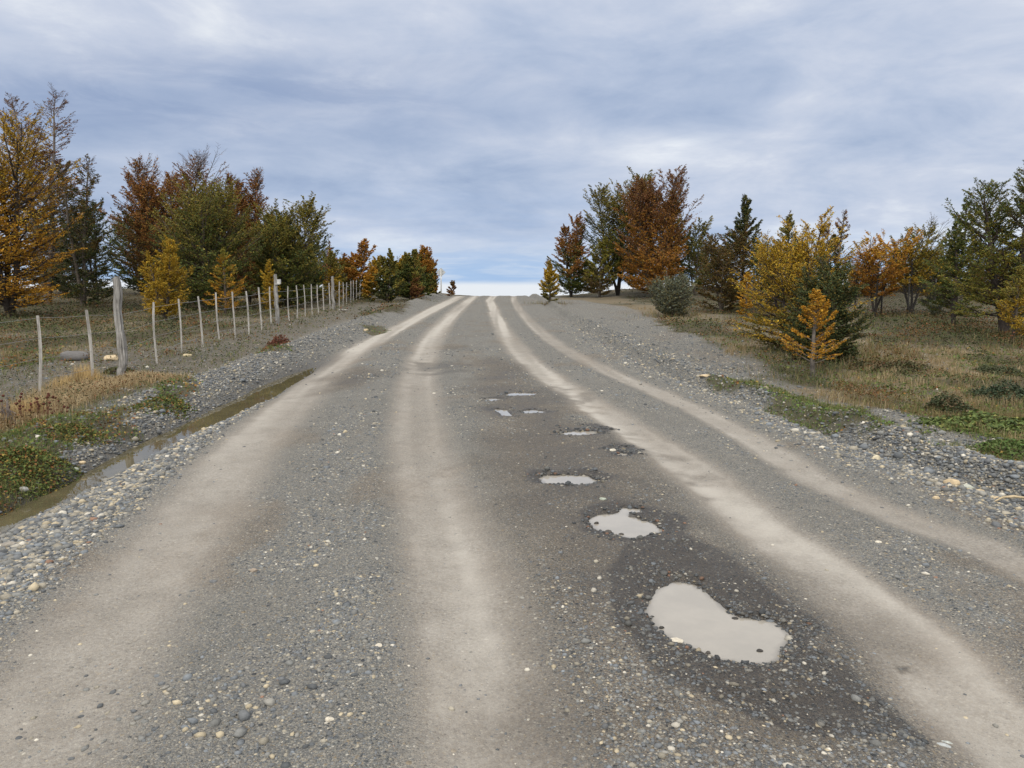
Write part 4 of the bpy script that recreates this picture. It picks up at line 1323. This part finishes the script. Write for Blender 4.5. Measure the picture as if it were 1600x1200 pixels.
# ------------------------------------------------------------------ road sign seen from behind
Ys = 50.0
X_, _, zt = ray_at(689, 425.5, Ys)
z_ = H1(X_, Ys)
sg = empty('road_sign', (X_, Ys, z_), "diamond road sign showing its bare grey back, on a pale post near the crest", 'road sign')
hp = zt - z_
V, F = tubes(np.array([[[0, 0, -.1], [0, 0, hp * .5], [0, 0, hp + .22]]]), [[.045, .045, .04]], 6, True)
mesh_np('post', V, F, M_SIGNPOST, sg)
d_ = .31
a_ = np.array([[0, 0, -d_], [d_, 0, 0], [0, 0, d_], [-d_, 0, 0]])
V = np.vstack([a_ + np.array([0, .05, hp]), a_ + np.array([0, .062, hp])])
F = [np.array([[0, 1, 2, 3], [7, 6, 5, 4], [0, 4, 5, 1], [1, 5, 6, 2], [2, 6, 7, 3], [3, 7, 4, 0]])]
mesh_np('plate', V, F, M_SIGN, sg, smooth=False)
for zz in (-.1, .1):
    V, F = box_np(0, .045, hp + zz, .18, .015, .025); mesh_np('clamp', V, F, M_SIGNPOST, sg, smooth=False)

# ------------------------------------------------------------------ trees
def gen_tree(seed, H, R, nl=1, shape='cone', t0=.12, e0=8, e1=58, dens=9.0, leaf=.07, nleaf=4, pal_lo=None, pal_hi=None, split=.7, bare=(1.2, 1.4),
             spread=.35, lean=(0, 0), gap=.28, fork=.12, sec=9, ter=5, curl=.28, wood=(.10, .085, .07), rmul=1.0, droop=0):
    r = np.random.default_rng(seed)
    Wd = Acc(); L_P = []; L_D = []; L_C = []; L_S = []
    wood = np.array(wood)
    lead = []
    for i in range(nl):
        hi = H * (1.0 if i == 0 else r.uniform(.68, .96))
        az = r.uniform(0, 2 * np.pi) if nl < 3 else 2 * np.pi * i / nl + r.normal(0, .4)
        off = 0 if nl == 1 else R * spread * r.uniform(.6, 1.2)
        m = 12; t = np.linspace(0, 1, m)
        bx = np.cos(az) * off * np.clip((t - fork * .5) / (1 - fork * .5), 0, 1) ** .75 + lean[0] * H * t ** 1.6
        by = np.sin(az) * off * np.clip((t - fork * .5) / (1 - fork * .5), 0, 1) ** .75 + lean[1] * H * t ** 1.6
        wob = np.cumsum(r.normal(0, .012 * H / 3, (m, 2)), 0) * (t[:, None] > .05)
        p = np.stack([bx + wob[:, 0], by + wob[:, 1], hi * t - .05 * (t == 0)], 1)
        lead.append(p)
        r0 = (.011 * H + .012) * (1.25 if nl == 1 else 1.0) * rmul
        V, F = tubes(p[None], (r0 * (1 - t) ** .75 + .006)[None], 7)
        Wd.add(V, F, np.array(wood))
    # primaries
    S, D, LEN, TT, UP = [], [], [], [], []
    for p in lead:
        hi = p[-1, 2]; n = int(max(14, 1.55 * dens * hi * (1.0 if nl == 1 else .75)))
        t = t0 + (0.985 - t0) * (np.arange(n) + r.uniform(0, 1, n)) / n
        t = t ** .92
        s = np.stack([np.interp(t, np.linspace(0, 1, len(p)), p[:, j]) for j in range(3)], 1)
        az = np.arange(n) * 2.39996 + r.normal(0, .5, n)
        T = s[:, 2] / H
        if shape == 'cone': L = (1 - t) ** .8 * (0.35 + .65 * np.clip(t / .15, 0, 1))
        elif shape == 'dome': L = np.sqrt(np.clip(1 - (np.abs(t - .42) / .60) ** 2.2, 0.02, 1))
        elif shape == 'flat': L = np.clip(t / .75, .15, 1) ** .8 * np.sqrt(np.clip(1 - (t / 1.02) ** 8, .05, 1))
        else: L = (1 - t) ** .45 * (.6 + .4 * np.clip(t / .2, 0, 1)) * .9
        L = L * R * r.uniform(.6, 1.2, n) * (1.1 if nl == 1 else .82)
        L = L * np.where(r.uniform(0, 1, n) < .12, 1.3, 1.0)
        L = np.clip(L, .07 * min(R, 1.5), None)
        e = np.radians(e0 + (e1 + 12 - e0) * t ** 1.5 + r.normal(0, 9, n))
        S.append(s); LEN.append(L); TT.append(T)
        D.append(np.stack([np.cos(az) * np.cos(e), np.sin(az) * np.cos(e), np.sin(e)], 1))
        UP.append(curl * r.uniform(.5, 1.4, n) - droop * (1 - t))
    S = np.vstack(S); D = np.vstack(D); LEN = np.concatenate(LEN); TT = np.concatenate(TT); UP = np.concatenate(UP)
    keep = r.uniform(0, 1, len(S)) > gap * .5
    S, D, LEN, TT, UP = S[keep], D[keep], LEN[keep], TT[keep], UP[keep]

    def pt(S, D, L, U, t):
        q = S + D * (L * t)[:, None]; q[:, 2] += U * L * t * t
        return q
    m = 5
    pp = np.stack([pt(S, D, LEN, UP, np.full(len(S), x)) for x in np.linspace(0, 1, m)], 1)
    pp[:, 1:-1] += r.normal(0, .02, (len(S), m - 2, 3)) * LEN[:, None, None]
    rr = (.0045 + .011 * LEN)[:, None] * rmul * np.linspace(1, .3, m)[None]
    V, F = tubes(pp, rr, 4); Wd.add(V, F, wood)
    # secondaries in a flat spray
    n1 = len(S); id1 = np.repeat(np.arange(n1), sec)
    t = (np.tile(np.arange(sec), n1) + r.uniform(0, 1, n1 * sec)) / sec * .88 + .12
    side = np.where(np.tile(np.arange(sec), n1) % 2, 1, -1)
    s2 = pt(S[id1], D[id1], LEN[id1], UP[id1], t)
    azp = np.arctan2(D[id1, 1], D[id1, 0]) + side * np.radians(r.uniform(20, 55, len(id1)))
    e2 = np.arcsin(np.clip(D[id1, 2], -1, 1)) * .55 + UP[id1] * t * .8 + r.normal(0, .09, len(id1))
    L2 = LEN[id1] * (.55 - .33 * t) * r.uniform(.6, 1.3, len(id1)) + .03
    D2 = np.stack([np.cos(azp) * np.cos(e2), np.sin(azp) * np.cos(e2), np.sin(e2)], 1)
    T2 = s2[:, 2] / H
    clump = r.uniform(-.5, .5, n1)[id1]
    ok = r.uniform(0, 1, len(id1)) > gap * .6
    s2, D2, L2, T2, clump, U2, id1 = s2[ok], D2[ok], L2[ok], T2[ok], clump[ok], UP[id1][ok] * .5, id1[ok]
    pp = np.stack([pt(s2, D2, L2, U2, np.full(len(s2), x)) for x in (0, .5, 1)], 1)
    rr = (.0028 + .006 * L2)[:, None] * rmul * np.array([[1, .7, .35]])
    V, F = tubes(pp, rr, 3)
    twig = wood * .6 + np.array([.10, .055, .04]) * .55
    Wd.add(V, F, twig)
    # tertiaries
    n2 = len(s2); id2 = np.repeat(np.arange(n2), ter)
    t = (np.tile(np.arange(ter), n2) + r.uniform(0, 1, n2 * ter)) / ter * .95 + .05
    side = np.where(np.tile(np.arange(ter), n2) % 2, 1, -1)
    s3 = pt(s2[id2], D2[id2], L2[id2], U2[id2], t)
    az3 = np.arctan2(D2[id2, 1], D2[id2, 0]) + side * np.radians(r.uniform(20, 60, len(id2)))
    e3 = np.arcsin(np.clip(D2[id2, 2], -1, 1)) * .6 + r.normal(.10, .14, len(id2))
    L3 = L2[id2] * (.5 - .25 * t) * r.uniform(.5, 1.3, len(id2)) + .02
    D3 = np.stack([np.cos(az3) * np.cos(e3), np.sin(az3) * np.cos(e3), np.sin(e3)], 1)
    T3 = s3[:, 2] / H; cl3 = clump[id2]
    bareT = sstep(bare[0], bare[1], T3 + cl3 * .22)
    # bare twigs get their own wood
    bt = (bareT > .25) & (r.uniform(0, 1, len(T3)) < .8)
    if bt.any():
        pp = np.stack([s3[bt], s3[bt] + D3[bt] * L3[bt][:, None]], 1)
        V, F = tubes(pp, np.tile([.0040, .0016], (bt.sum(), 1)) * max(1, leaf / .036), 3); Wd.add(V, F, twig)
    # leaves
    hue1 = r.uniform(-.5, .5, n1)

    def leaves_on(s, D_, L_, T_, cl, ids, nlf):
        idx = np.repeat(np.arange(len(s)), nlf)
        t = r.uniform(.12, 1.05, len(idx))
        P_ = s[idx] + D_[idx] * (L_[idx] * t)[:, None] + r.normal(0, leaf * .35, (len(idx), 3)) * np.array([1, 1, .55])
        b = sstep(bare[0], bare[1], T_[idx] + cl[idx] * .22)
        thin = np.clip(LEN[ids[idx]] / (.42 * R), .10, 1)
        ok_ = (r.uniform(0, 1, len(idx)) > b * .985) & (r.uniform(0, 1, len(idx)) < thin)
        idx, P_ = idx[ok_], P_[ok_]
        f = sstep(split - .16, split + .16, P_[:, 2] / H + hue1[ids[idx]] * .65 + r.normal(0, .05, len(idx)))
        a_ = pick(r, len(idx), *pal_lo); b2_ = pick(r, len(idx), *pal_hi)
        c = np.where((r.uniform(0, 1, len(idx)) < f)[:, None], b2_, a_)
        alt = (r.uniform(0, 1, len(idx)) < .14 + .25 * np.clip(hue1[ids[idx]], 0, .5))[:, None]
        c = np.where(alt, c * .45 + np.array([.26, .17, .03]) * .55, c)
        c = c * (1 + .35 * hue1[ids[idx]])[:, None]
        L_P.append(P_); L_D.append(D_[idx]); L_C.append(c); L_S.append(np.exp(r.normal(0, .33, len(idx))) * leaf)
    leaves_on(s3, D3, L3, T3, cl3, id1[id2], nleaf)
    leaves_on(s2, D2, L2, T2, clump, id1, nleaf + 1)
    P_ = np.vstack(L_P)
    VL, FL, CL = leaves_quads(P_, np.concatenate(L_S), r, np.vstack(L_C), 1.0, .62, np.vstack(L_D))
    return Wd, (VL, FL, CL)


GOLD = ([[0.4484, 0.23, 0.022], [0.5192, 0.2875, 0.03], [0.3658, 0.1495, 0.018], [0.3068, 0.2185, 0.035]], [.35, .3, .2, .15])
GOLDY = ([[0.408, 0.2574, 0.025], [0.48, 0.3159, 0.035], [0.324, 0.1872, 0.02], [0.228, 0.2106, 0.035]], [.35, .3, .2, .15])
ORANGE = ([[0.348, 0.1495, 0.025], [0.408, 0.1955, 0.03], [0.264, 0.1035, 0.024], [0.288, 0.184, 0.035]], [.35, .25, .25, .15])
RUST = ([[0.2185, 0.09, 0.03], [0.276, 0.12, 0.033], [0.161, 0.066, 0.026], [0.23, 0.144, 0.04]], [.35, .25, .25, .15])
RUSTB = ([[.17, .075, .035], [.21, .09, .04], [.13, .06, .03], [.2, .12, .04]], [.35, .25, .25, .15])
PINK = ([[.30, .10, .09], [.25, .08, .06], [.34, .15, .10]], [.4, .3, .3])
GREEN = ([[0.0798, 0.108, 0.031], [0.1087, 0.1418, 0.0368], [0.058, 0.081, 0.0253], [0.1885, 0.162, 0.0345]], [.35, .3, .25, .1])
DGREEN = ([[0.0532, 0.0725, 0.0299], [0.07, 0.0938, 0.0368], [0.042, 0.0537, 0.023], [0.098, 0.1, 0.0345]], [.35, .3, .25, .1])
OLIVE = ([[0.1375, 0.1357, 0.03], [0.1875, 0.1652, 0.035], [0.0938, 0.1062, 0.028], [0.275, 0.1888, 0.035]], [.3, .3, .25, .15])
YGREEN = ([[.18, .18, .035], [.24, .22, .04], [.11, .13, .03], [.32, .22, .035]], [.3, .3, .25, .15])
BROWNG = ([[0.12, 0.075, 0.028], [0.09, 0.0813, 0.028], [0.168, 0.0875, 0.03], [0.06, 0.0688, 0.025]], [.3, .3, .2, .2])
GREYG = ([[.13, .15, .105], [.17, .19, .14], [.09, .105, .07], [.16, .15, .06]], [.35, .3, .25, .1])

_ti = [0]
BASES = []


def tree(name, px, d, top, hw, label, cat='tree', group=None, seed=None, **kw):
    _ti[0] += 1
    seed = seed or 100 + _ti[0]
    X_, _, zt = ray_at(px, top, d)
    z_ = H1(X_, d)
    Ht = max(.6, zt - z_); Rt = hw / FOC * d
    kw.setdefault('leaf', np.clip(d * .0025, .04, .10))
    kw['leaf'] = kw['leaf'] * .56; kw['nleaf'] = int(kw.get('nleaf', 4) * 2.4)
    if d > 20: hw *= 1.22; kw['t0'] = kw.get('t0', .12) * (.45 if kw.pop('low', True) else 1)
    kw.pop('low', None)
    Wd, (VL, FL, CL) = gen_tree(seed, Ht, Rt, **kw)
    BASES.append((X_, d))
    rt = empty(name, (X_, d, z_ - .03), label, cat, group)
    Wd.build('trunk', M_BARK, rt)
    mesh_np('crown', VL, FL, M_LEAF, rt, col=CL, smooth=False)
    return rt


# --- left side
tree('beech_tree', -4, 27, 214, 96, "large golden orange tree at the left edge with low spreading boughs", pal_lo=GOLD, pal_hi=GOLDY, nl=4, shape='dome', t0=.10, e0=2, e1=50, dens=10, spread=.5, gap=.36, sec=10, ter=6, nleaf=5, rmul=1.5, wood=(.05, .042, .036))
tree('beech_tree', 52, 36, 138, 95, "tallest half bare tree at the left with grey forked top and rusty lower leaves", pal_lo=DGREEN, pal_hi=RUSTB, split=.42, nl=3, shape='col', t0=.15, e0=5, e1=40, dens=7.5, bare=(.50, 1.12), spread=.3, gap=.3, curl=.15, sec=9, ter=6, wood=(.17, .15, .14), rmul=1.1)
tree('beech_tree', 115, 33, 243, 62, "dark brown and green tree leaning right beside the tall half bare one", pal_lo=DGREEN, pal_hi=BROWNG, split=.6, nl=3, shape='col', t0=.05, e0=5, e1=50, dens=8, bare=(.9, 1.05), lean=(.03, 0), gap=.35, spread=.4)
tree('beech_tree', 142, 37, 325, 40, "dark green tree filling the gap left of the broad rusty one", pal_lo=DGREEN, pal_hi=DGREEN, nl=2, shape='dome', dens=9, t0=.03, gap=.3)
tree('beech_tree', 252, 36, 247, 100, "broad rusty red tree with a bare spiky top, left of the dark green one", pal_lo=BROWNG, pal_hi=RUST, split=.35, nl=4, shape='col', t0=.06, e0=15, e1=62, dens=12.2, bare=(.80, .95), spread=.5, gap=0.15, nleaf=5)
tree('beech_tree', 318, 31, 318, 82, "broad dark green tree behind the golden sapling at the fence", pal_lo=GREEN, pal_hi=OLIVE, split=.75, nl=4, shape='dome', t0=.04, e0=8, e1=60, dens=14.9, spread=.5, gap=0.09, nleaf=5)
tree('beech_tree', 382, 37, 268, 60, "tall rusty tree with bare spires, right of the dark green one", pal_lo=RUST, pal_hi=RUST, nl=3, shape='col', t0=.08, e0=15, e1=65, dens=12.2, bare=(.80, .98), spread=.35, gap=0.17)
tree('beech_tree', 355, 38, 285, 40, "slender reddish tree with a thin top just left of the bare spires", pal_lo=RUSTB, pal_hi=RUST, nl=2, shape='cone', dens=12.2, bare=(.82, 1.0), e1=70)
tree('beech_tree', 445, 34, 335, 62, "broad olive green tree sloping down to the right above the fence", pal_lo=GREEN, pal_hi=OLIVE, split=.65, nl=4, shape='dome', t0=.04, e0=10, e1=62, dens=13.5, spread=.5, gap=0.12, nleaf=5)
tree('beech_tree', 415, 36, 330, 45, "olive brown tree between the rusty spires and the broad olive tree", pal_lo=OLIVE, pal_hi=BROWNG, nl=2, shape='cone', dens=12.2, t0=.05)
tree('beech_tree', 482, 38, 385, 36, "dark green tree at the right end of the tall left group", pal_lo=DGREEN, pal_hi=GREEN, nl=2, shape='cone', dens=13.5, t0=.04)
tree('beech_sapling', 252, 25, 378, 48, "golden yellow sapling with feathery branches behind the fence, largest of the yellow ones there", pal_lo=GOLDY, pal_hi=GOLDY, nl=3, shape='col', t0=.04, e0=12, e1=62, dens=14, spread=.5, gap=.12, nleaf=5, sec=8, leaf=.055)
tree('beech_sapling', 348, 27.5, 388, 28, "thin yellow sapling before the dark green tree", pal_lo=GOLD, pal_hi=YGREEN, nl=1, shape='cone', t0=.05, e0=5, e1=55, dens=14, gap=.3, leaf=.055)
tree('beech_sapling', 420, 29, 404, 18, "small yellow sapling just left of the fence post with the box", pal_lo=GOLDY, pal_hi=GOLDY, nl=1, shape='cone', t0=.05, dens=16, gap=.2, leaf=.055)
tree('beech_tree', 517, 46, 376, 15, "thin pinkish bare-topped tree behind the fence", pal_lo=OLIVE, pal_hi=PINK, split=.3, nl=1, shape='cone', dens=8, bare=(.5, 1.0), gap=.3)
tree('beech_tree', 551, 43, 379, 36, "bushy orange tree behind the far stretch of the fence", pal_lo=OLIVE, pal_hi=ORANGE, split=.35, nl=3, shape='col', t0=.04, dens=10, spread=.5, gap=.15, nleaf=5, e1=50)
tree('beech_tree', 513, 41, 408, 30, "low yellow-olive tree left of the bushy orange one", pal_lo=GOLDY, pal_hi=OLIVE, nl=2, shape='dome', t0=.03, dens=10)
tree('beech_tree', 577, 41, 416, 20, "small orange tree right of the bushy orange one, beside the last thick post", pal_lo=OLIVE, pal_hi=GOLD, split=.3, nl=2, shape='cone', t0=.03, dens=12)
tree('beech_tree', 604, 40, 390, 29, "dark green and yellow conical tree on the road side of the fence", pal_lo=DGREEN, pal_hi=OLIVE, split=.5, nl=2, shape='cone', t0=.02, dens=12, spread=.25, nleaf=5, e1=65, gap=.1)
tree('beech_tree', 640, 43, 393, 34, "bushy green tree with a pointed top, left of the reddish one before the sign", pal_lo=GREEN, pal_hi=OLIVE, nl=3, shape='col', t0=.02, dens=12, spread=.45, nleaf=5, e1=68, gap=.1)
tree('beech_tree', 658, 46, 394, 21, "green and rust-topped tree last in the row before the road sign", pal_lo=GREEN, pal_hi=ORANGE, split=.7, nl=3, shape='dome', t0=.02, dens=12, spread=.4, nleaf=5, e1=65, gap=.1)
tree('beech_tree', 650, 41.5, 425, 10, "small rust-red bush-like tree at the foot of the bushy green one", pal_lo=RUSTB, pal_hi=OLIVE, nl=1, shape='col', t0=.02, dens=22, gap=.1)
tree('beech_sapling', 677, 53, 424, 9, "small orange sapling right behind the road sign's post", pal_lo=GOLD, pal_hi=ORANGE, nl=2, shape='col', t0=.03, dens=16, gap=.1)
tree('beech_sapling', 706, 56, 438, 9, "tiny thin pinkish sapling alone on the crest of the road", pal_lo=RUSTB, pal_hi=BROWNG, nl=1, shape='cone', t0=.05, dens=12, gap=.3, bare=(.8, 1.1))

tree('beech_tree', 590, 48, 408, 18, "olive tree between the orange one and the dark conical tree, standing farther back", pal_lo=OLIVE, pal_hi=GOLDY, nl=2, shape='dome', t0=.03, dens=11, gap=.1)
tree('beech_tree', 624, 46, 404, 18, "yellow-green tree filling the gap in the row before the road sign", pal_lo=YGREEN, pal_hi=GOLDY, nl=3, shape='dome', t0=.02, dens=11, gap=.1)
tree('beech_tree', 672, 51, 408, 16, "low olive and orange tree just left of the road sign", pal_lo=OLIVE, pal_hi=ORANGE, split=.6, nl=3, shape='dome', t0=.02, dens=12, gap=.1)
for i_, (px_f, d_f, tp_f, hw_f, lb_f) in enumerate([
    (95, 46, 352, 50, "dark evergreen mass seen between the golden tree and the broad rusty one"),
    (215, 47, 345, 50, "dark tree behind the broad rusty tree, only its lower left side showing"),
    (300, 47, 352, 60, "dark tree behind the gap between golden sapling and dark green tree"),
    (405, 48, 352, 50, "dark tree standing behind the rusty tree with bare spires"),
    (470, 47, 385, 45, "dark tree behind the olive tree, showing low at its right"),
    (530, 55, 415, 34, "low dark green tree behind the bushy orange one"),
    (625, 56, 418, 30, "low dark green tree behind the row before the road sign")]):
    tree('beech_tree', px_f, d_f, tp_f, hw_f, lb_f, pal_lo=DGREEN, pal_hi=GREEN if i_ % 2 else DGREEN, nl=4, shape='dome', t0=.0, dens=7, spread=.6, gap=.05, fork=.02, e0=5, e1=60, leaf=.14, sec=8, ter=4)
# --- right side
tree('beech_sapling', 860, 37, 402, 22, "small yellow-green conical tree right beside the road at the crest", pal_lo=OLIVE, pal_hi=GOLDY, split=.3, nl=2, shape='cone', t0=.03, dens=16, spread=.2, bare=(.68, 1.0), gap=.12, nleaf=5, leaf=.07)
tree('beech_tree', 893, 47, 349, 34, "multi-stemmed rust and green tree, leftmost of the right-hand group", pal_lo=GREEN, pal_hi=RUST, split=.5, nl=4, shape='dome', t0=.08, dens=8, spread=.5, wood=(.05, .045, .04), nleaf=5)
tree('beech_tree', 938, 46, 380, 32, "low yellow-green tree between the rusty one and the tall airy one", pal_lo=BROWNG, pal_hi=YGREEN, split=.45, nl=3, shape='dome', t0=.08, dens=8, spread=.5)
tree('beech_tree', 968, 47, 287, 52, "tall airy green and yellow tree with open crown", pal_lo=GREEN, pal_hi=OLIVE, split=.55, nl=4, shape='dome', t0=.3, dens=8, spread=.75, e0=20, e1=50, gap=.32, wood=(.05, .045, .04), nleaf=5)
tree('beech_tree', 1022, 44, 288, 58, "big rusty orange tree beside the tall airy green one", pal_lo=ORANGE, pal_hi=RUSTB, split=.55, nl=5, shape='dome', t0=.06, dens=9, spread=.6, gap=.25, nleaf=5, e1=60)
tree('beech_tree', 1054, 48, 308, 24, "olive-topped tree peeking out right of the big rusty one", pal_lo=OLIVE, pal_hi=YGREEN, nl=2, shape='dome', t0=.3, dens=8, spread=.5)
tree('beech_tree', 1088, 45, 360, 36, "thin green tree behind the grey shrub", pal_lo=GREEN, pal_hi=OLIVE, nl=2, shape='dome', t0=.15, dens=9, gap=.25, spread=.5)
tree('beech_tree', 1166, 31, 304, 50, "tall dark spire-shaped tree with thin pointed top", pal_lo=BROWNG, pal_hi=DGREEN, split=.4, nl=1, shape='cone', t0=.06, dens=14, e0=8, e1=55, gap=.3, nleaf=5, bare=(.93, 1.05), wood=(.06, .05, .045))
tree('beech_tree', 1130, 30, 372, 42, "wide brown tree low to the left of the dark spire", pal_lo=BROWNG, pal_hi=BROWNG, nl=3, shape='dome', t0=.05, dens=11, spread=.6, gap=.2, nleaf=5)
tree('beech_tree', 1208, 32, 378, 36, "dark green tree right of the dark spire, behind the golden one", pal_lo=DGREEN, pal_hi=DGREEN, nl=2, shape='cone', t0=.05, dens=12, gap=.2)
tree('beech_sapling', 1168, 25.5, 428, 16, "small orange sapling in front of the wide brown tree", pal_lo=GOLD, pal_hi=GOLD, nl=1, shape='col', t0=.12, dens=14, gap=.3, leaf=.055)
tree('beech_tree', 1240, 27, 330, 36, "slender greenish tree rising behind the golden one with a tapered top", pal_lo=OLIVE, pal_hi=OLIVE, nl=1, shape='cone', t0=.2, dens=11, gap=.35, bare=(.9, 1.1))
tree('beech_tree', 1300, 27, 333, 34, "reddish bare-topped tree behind the right side of the golden one", pal_lo=GREEN, pal_hi=RUSTB, split=.6, nl=3, shape='col', t0=.2, dens=9, bare=(.7, 1.0), spread=.5, gap=.35)
tree('beech_tree', 1243, 14.9, 362, 80, "large golden tree beside the dark green bush on the right, tallest of that clump", pal_lo=OLIVE, pal_hi=GOLDY, split=.25, nl=5, shape='dome', t0=.03, dens=14, spread=.5, gap=.34, nleaf=5, sec=9, ter=6, leaf=.043, e0=-4, e1=62, wood=(.06, .05, .045))
tree('evergreen_bush', 1292, 13.3, 436, 62, "dense dark green conical bush behind the small orange tree", cat='bush', pal_lo=DGREEN, pal_hi=DGREEN, nl=4, shape='dome', t0=.02, dens=20, spread=.35, gap=.1, nleaf=6, sec=9, ter=6, leaf=.045, e0=2, e1=60)
tree('beech_sapling', 1274, 11.4, 452, 54, "small orange tree with a visible grey trunk in front of the dark green bush", pal_lo=GOLD, pal_hi=GOLD, nl=1, shape='cone', t0=.14, dens=19, gap=.42, nleaf=5, sec=9, ter=5, leaf=.034, e0=2, e1=58, wood=(.13, .115, .10))
tree('beech_tree', 1372, 27, 382, 56, "flat-topped orange tree with a dark trunk, right of the golden clump", pal_lo=ORANGE, pal_hi=GOLD, nl=3, shape='flat', t0=.3, dens=10, spread=.6, gap=.3, nleaf=5, e0=5, e1=30, wood=(.045, .04, .036), low=False)
tree('beech_tree', 1432, 28, 362, 54, "olive and gold tree behind the dark mesh fence", pal_lo=GOLDY, pal_hi=OLIVE, nl=3, shape='dome', t0=.28, dens=9, spread=.5, gap=.25, nleaf=5, bare=(.9, 1.1), wood=(.05, .045, .04), low=False)
tree('beech_tree', 1502, 23, 308, 56, "green tree with horizontal boughs, second from the right edge", pal_lo=GREEN, pal_hi=GREEN, nl=3, shape='cone', t0=.16, dens=12, gap=.22, nleaf=5, e0=0, e1=50, bare=(.95, 1.1), wood=(.06, .05, .045), spread=.3)
tree('beech_tree', 1588, 18.5, 248, 104, "largest green and yellow tree at the right edge with dark trunk", pal_lo=YGREEN, pal_hi=GREEN, split=.5, nl=4, shape='col', t0=.12, dens=13, spread=.5, gap=.25, nleaf=5, sec=10, ter=6, leaf=.05, e0=0, e1=50, bare=(.93, 1.1), rmul=1.4, wood=(.06, .05, .045))
tree('beech_tree', 1470, 29, 400, 40, "low dense olive tree between the mesh fence trees and the green one", pal_lo=GREEN, pal_hi=OLIVE, nl=3, shape='dome', t0=.2, dens=10, spread=.5, gap=.15, nleaf=5)
tree('beech_sapling', 1590, 16.5, 430, 32, "yellow sapling low at the right edge under the largest tree", pal_lo=GOLDY, pal_hi=OLIVE, nl=2, shape='dome', t0=.1, dens=14, spread=.4, gap=.3, leaf=.042)
for i_, (px_f, d_f, tp_f, hw_f, lb_f) in enumerate([
    (925, 58, 428, 30, "low dark bush-like tree under the leftmost trees of the right-hand group"),
    (1000, 57, 400, 42, "dark tree behind the trunks of the big rusty orange one"),
    (1110, 50, 400, 45, "dark brown tree in the gap left of the dark spire"),
    (1215, 45, 395, 60, "dark tree behind the golden clump"),
    (1345, 44, 425, 50, "dark tree low behind the flat-topped orange one"),
    (1440, 44, 415, 50, "dark tree behind the mesh fence"),
    (1545, 40, 425, 50, "dark tree low behind the right edge trees")]):
    tree('beech_tree', px_f, d_f, tp_f, hw_f, lb_f, pal_lo=DGREEN if i_ % 2 else BROWNG, pal_hi=GREEN if i_ % 2 else BROWNG, nl=4, shape='dome', t0=.0, dens=8, spread=.6, gap=.12, fork=.02, e0=5, e1=60, leaf=.13, sec=8, ter=4)
# grey-leaved shrub
tree('grey_shrub', 1050, 27, 444, 34, "rounded grey-green shrub at the edge of the gravel flat", cat='shrub', pal_lo=GREYG, pal_hi=GREYG, nl=8, shape='dome', t0=.0, dens=22, spread=.75, fork=.02, gap=.1, nleaf=4, e0=15, e1=75, sec=6, ter=4, leaf=.06, curl=.2)
tree('grey_shrub', 1462, 26, 484, 10, "tiny pale grey shrub in front of the dark mesh fence", cat='shrub', pal_lo=GREYG, pal_hi=GREYG, nl=5, shape='col', t0=.1, dens=18, spread=.9, fork=.02, gap=.1, nleaf=3, e0=35, e1=75, sec=5, ter=3, leaf=.05)

# dark mesh fence under the trees on the right
ya = 27.5
x0_, x1_ = ray_at(1335, 500, ya)[0], ray_at(1500, 500, ya)[0]
mf = empty('mesh_fence', ((x0_ + x1_) / 2, ya, H1((x0_ + x1_) / 2, ya)), "dark wire mesh fence with a thin black post under the orange trees on the right", 'fence')
O_ = np.array(mf.location)
xs = np.linspace(x0_, x1_, 5)
for x_ in xs:
    z_ = H1(x_, ya)
    V, F = tubes(np.array([[[x_, ya, z_ - .1], [x_, ya, z_ + .7], [x_, ya, z_ + 1.35]]]) - O_, [[.03, .03, .03]], 6, True)
    mesh_np('post', V, F, M_DARKWIRE, mf)
pa = []
zb = H1((x0_ + x1_) / 2, ya)
nxx = 70
for i in range(-14, nxx):
    for sgn in (1, -1):
        a0 = x0_ + (x1_ - x0_) * i / nxx
        p0 = np.array([a0, ya, zb]) if sgn > 0 else np.array([a0 + .8, ya, zb])
        p1 = np.array([a0 + .8, ya, zb + 1.2]) if sgn > 0 else np.array([a0, ya, zb + 1.2])
        if min(p0[0], p1[0]) >= x0_ and max(p0[0], p1[0]) <= x1_: pa.append(np.stack([p0, (p0 + p1) / 2, p1]) - O_)
V, F = tubes(np.array(pa), np.full((len(pa), 3), .004), 3)
mesh_np('mesh_panel', V, F, M_DARKWIRE, mf)

# grass tufts added round the feet of trees and posts for contact shade
rng = np.random.default_rng(404)
acc = Acc()
for i, (bx, by) in enumerate(BASES + [(q[0], q[1]) for q in allp]):
    istree = i < len(BASES)
    if by > 42: continue
    n = int((260 if istree else 26) * (1.6 if by < 20 and istree else 1))
    rr_ = (.55 if istree else .10)
    x = bx + rng.normal(0, rr_, n); y = by + rng.normal(0, rr_, n)
    hh = rng.uniform(.05, .24 if istree else .12, n)
    col = pick(rng, n, [[.24, .19, .10], [.13, .13, .05], [.08, .10, .035], [.16, .10, .05]], [.3, .3, .2, .2])
    acc.add(*blades(x, y, hh, np.clip(0.0025 * y / 5, .003, .012), col, rng, .6))
o = acc.build('contact_shade_grass', M_GRASS, smooth=False); tag(o, kind='stuff')

tot = sum(len(o.data.polygons) for o in scene.objects if o.type == 'MESH')
import sys
print('POLYS', tot, 'OBJECTS', len(scene.objects))
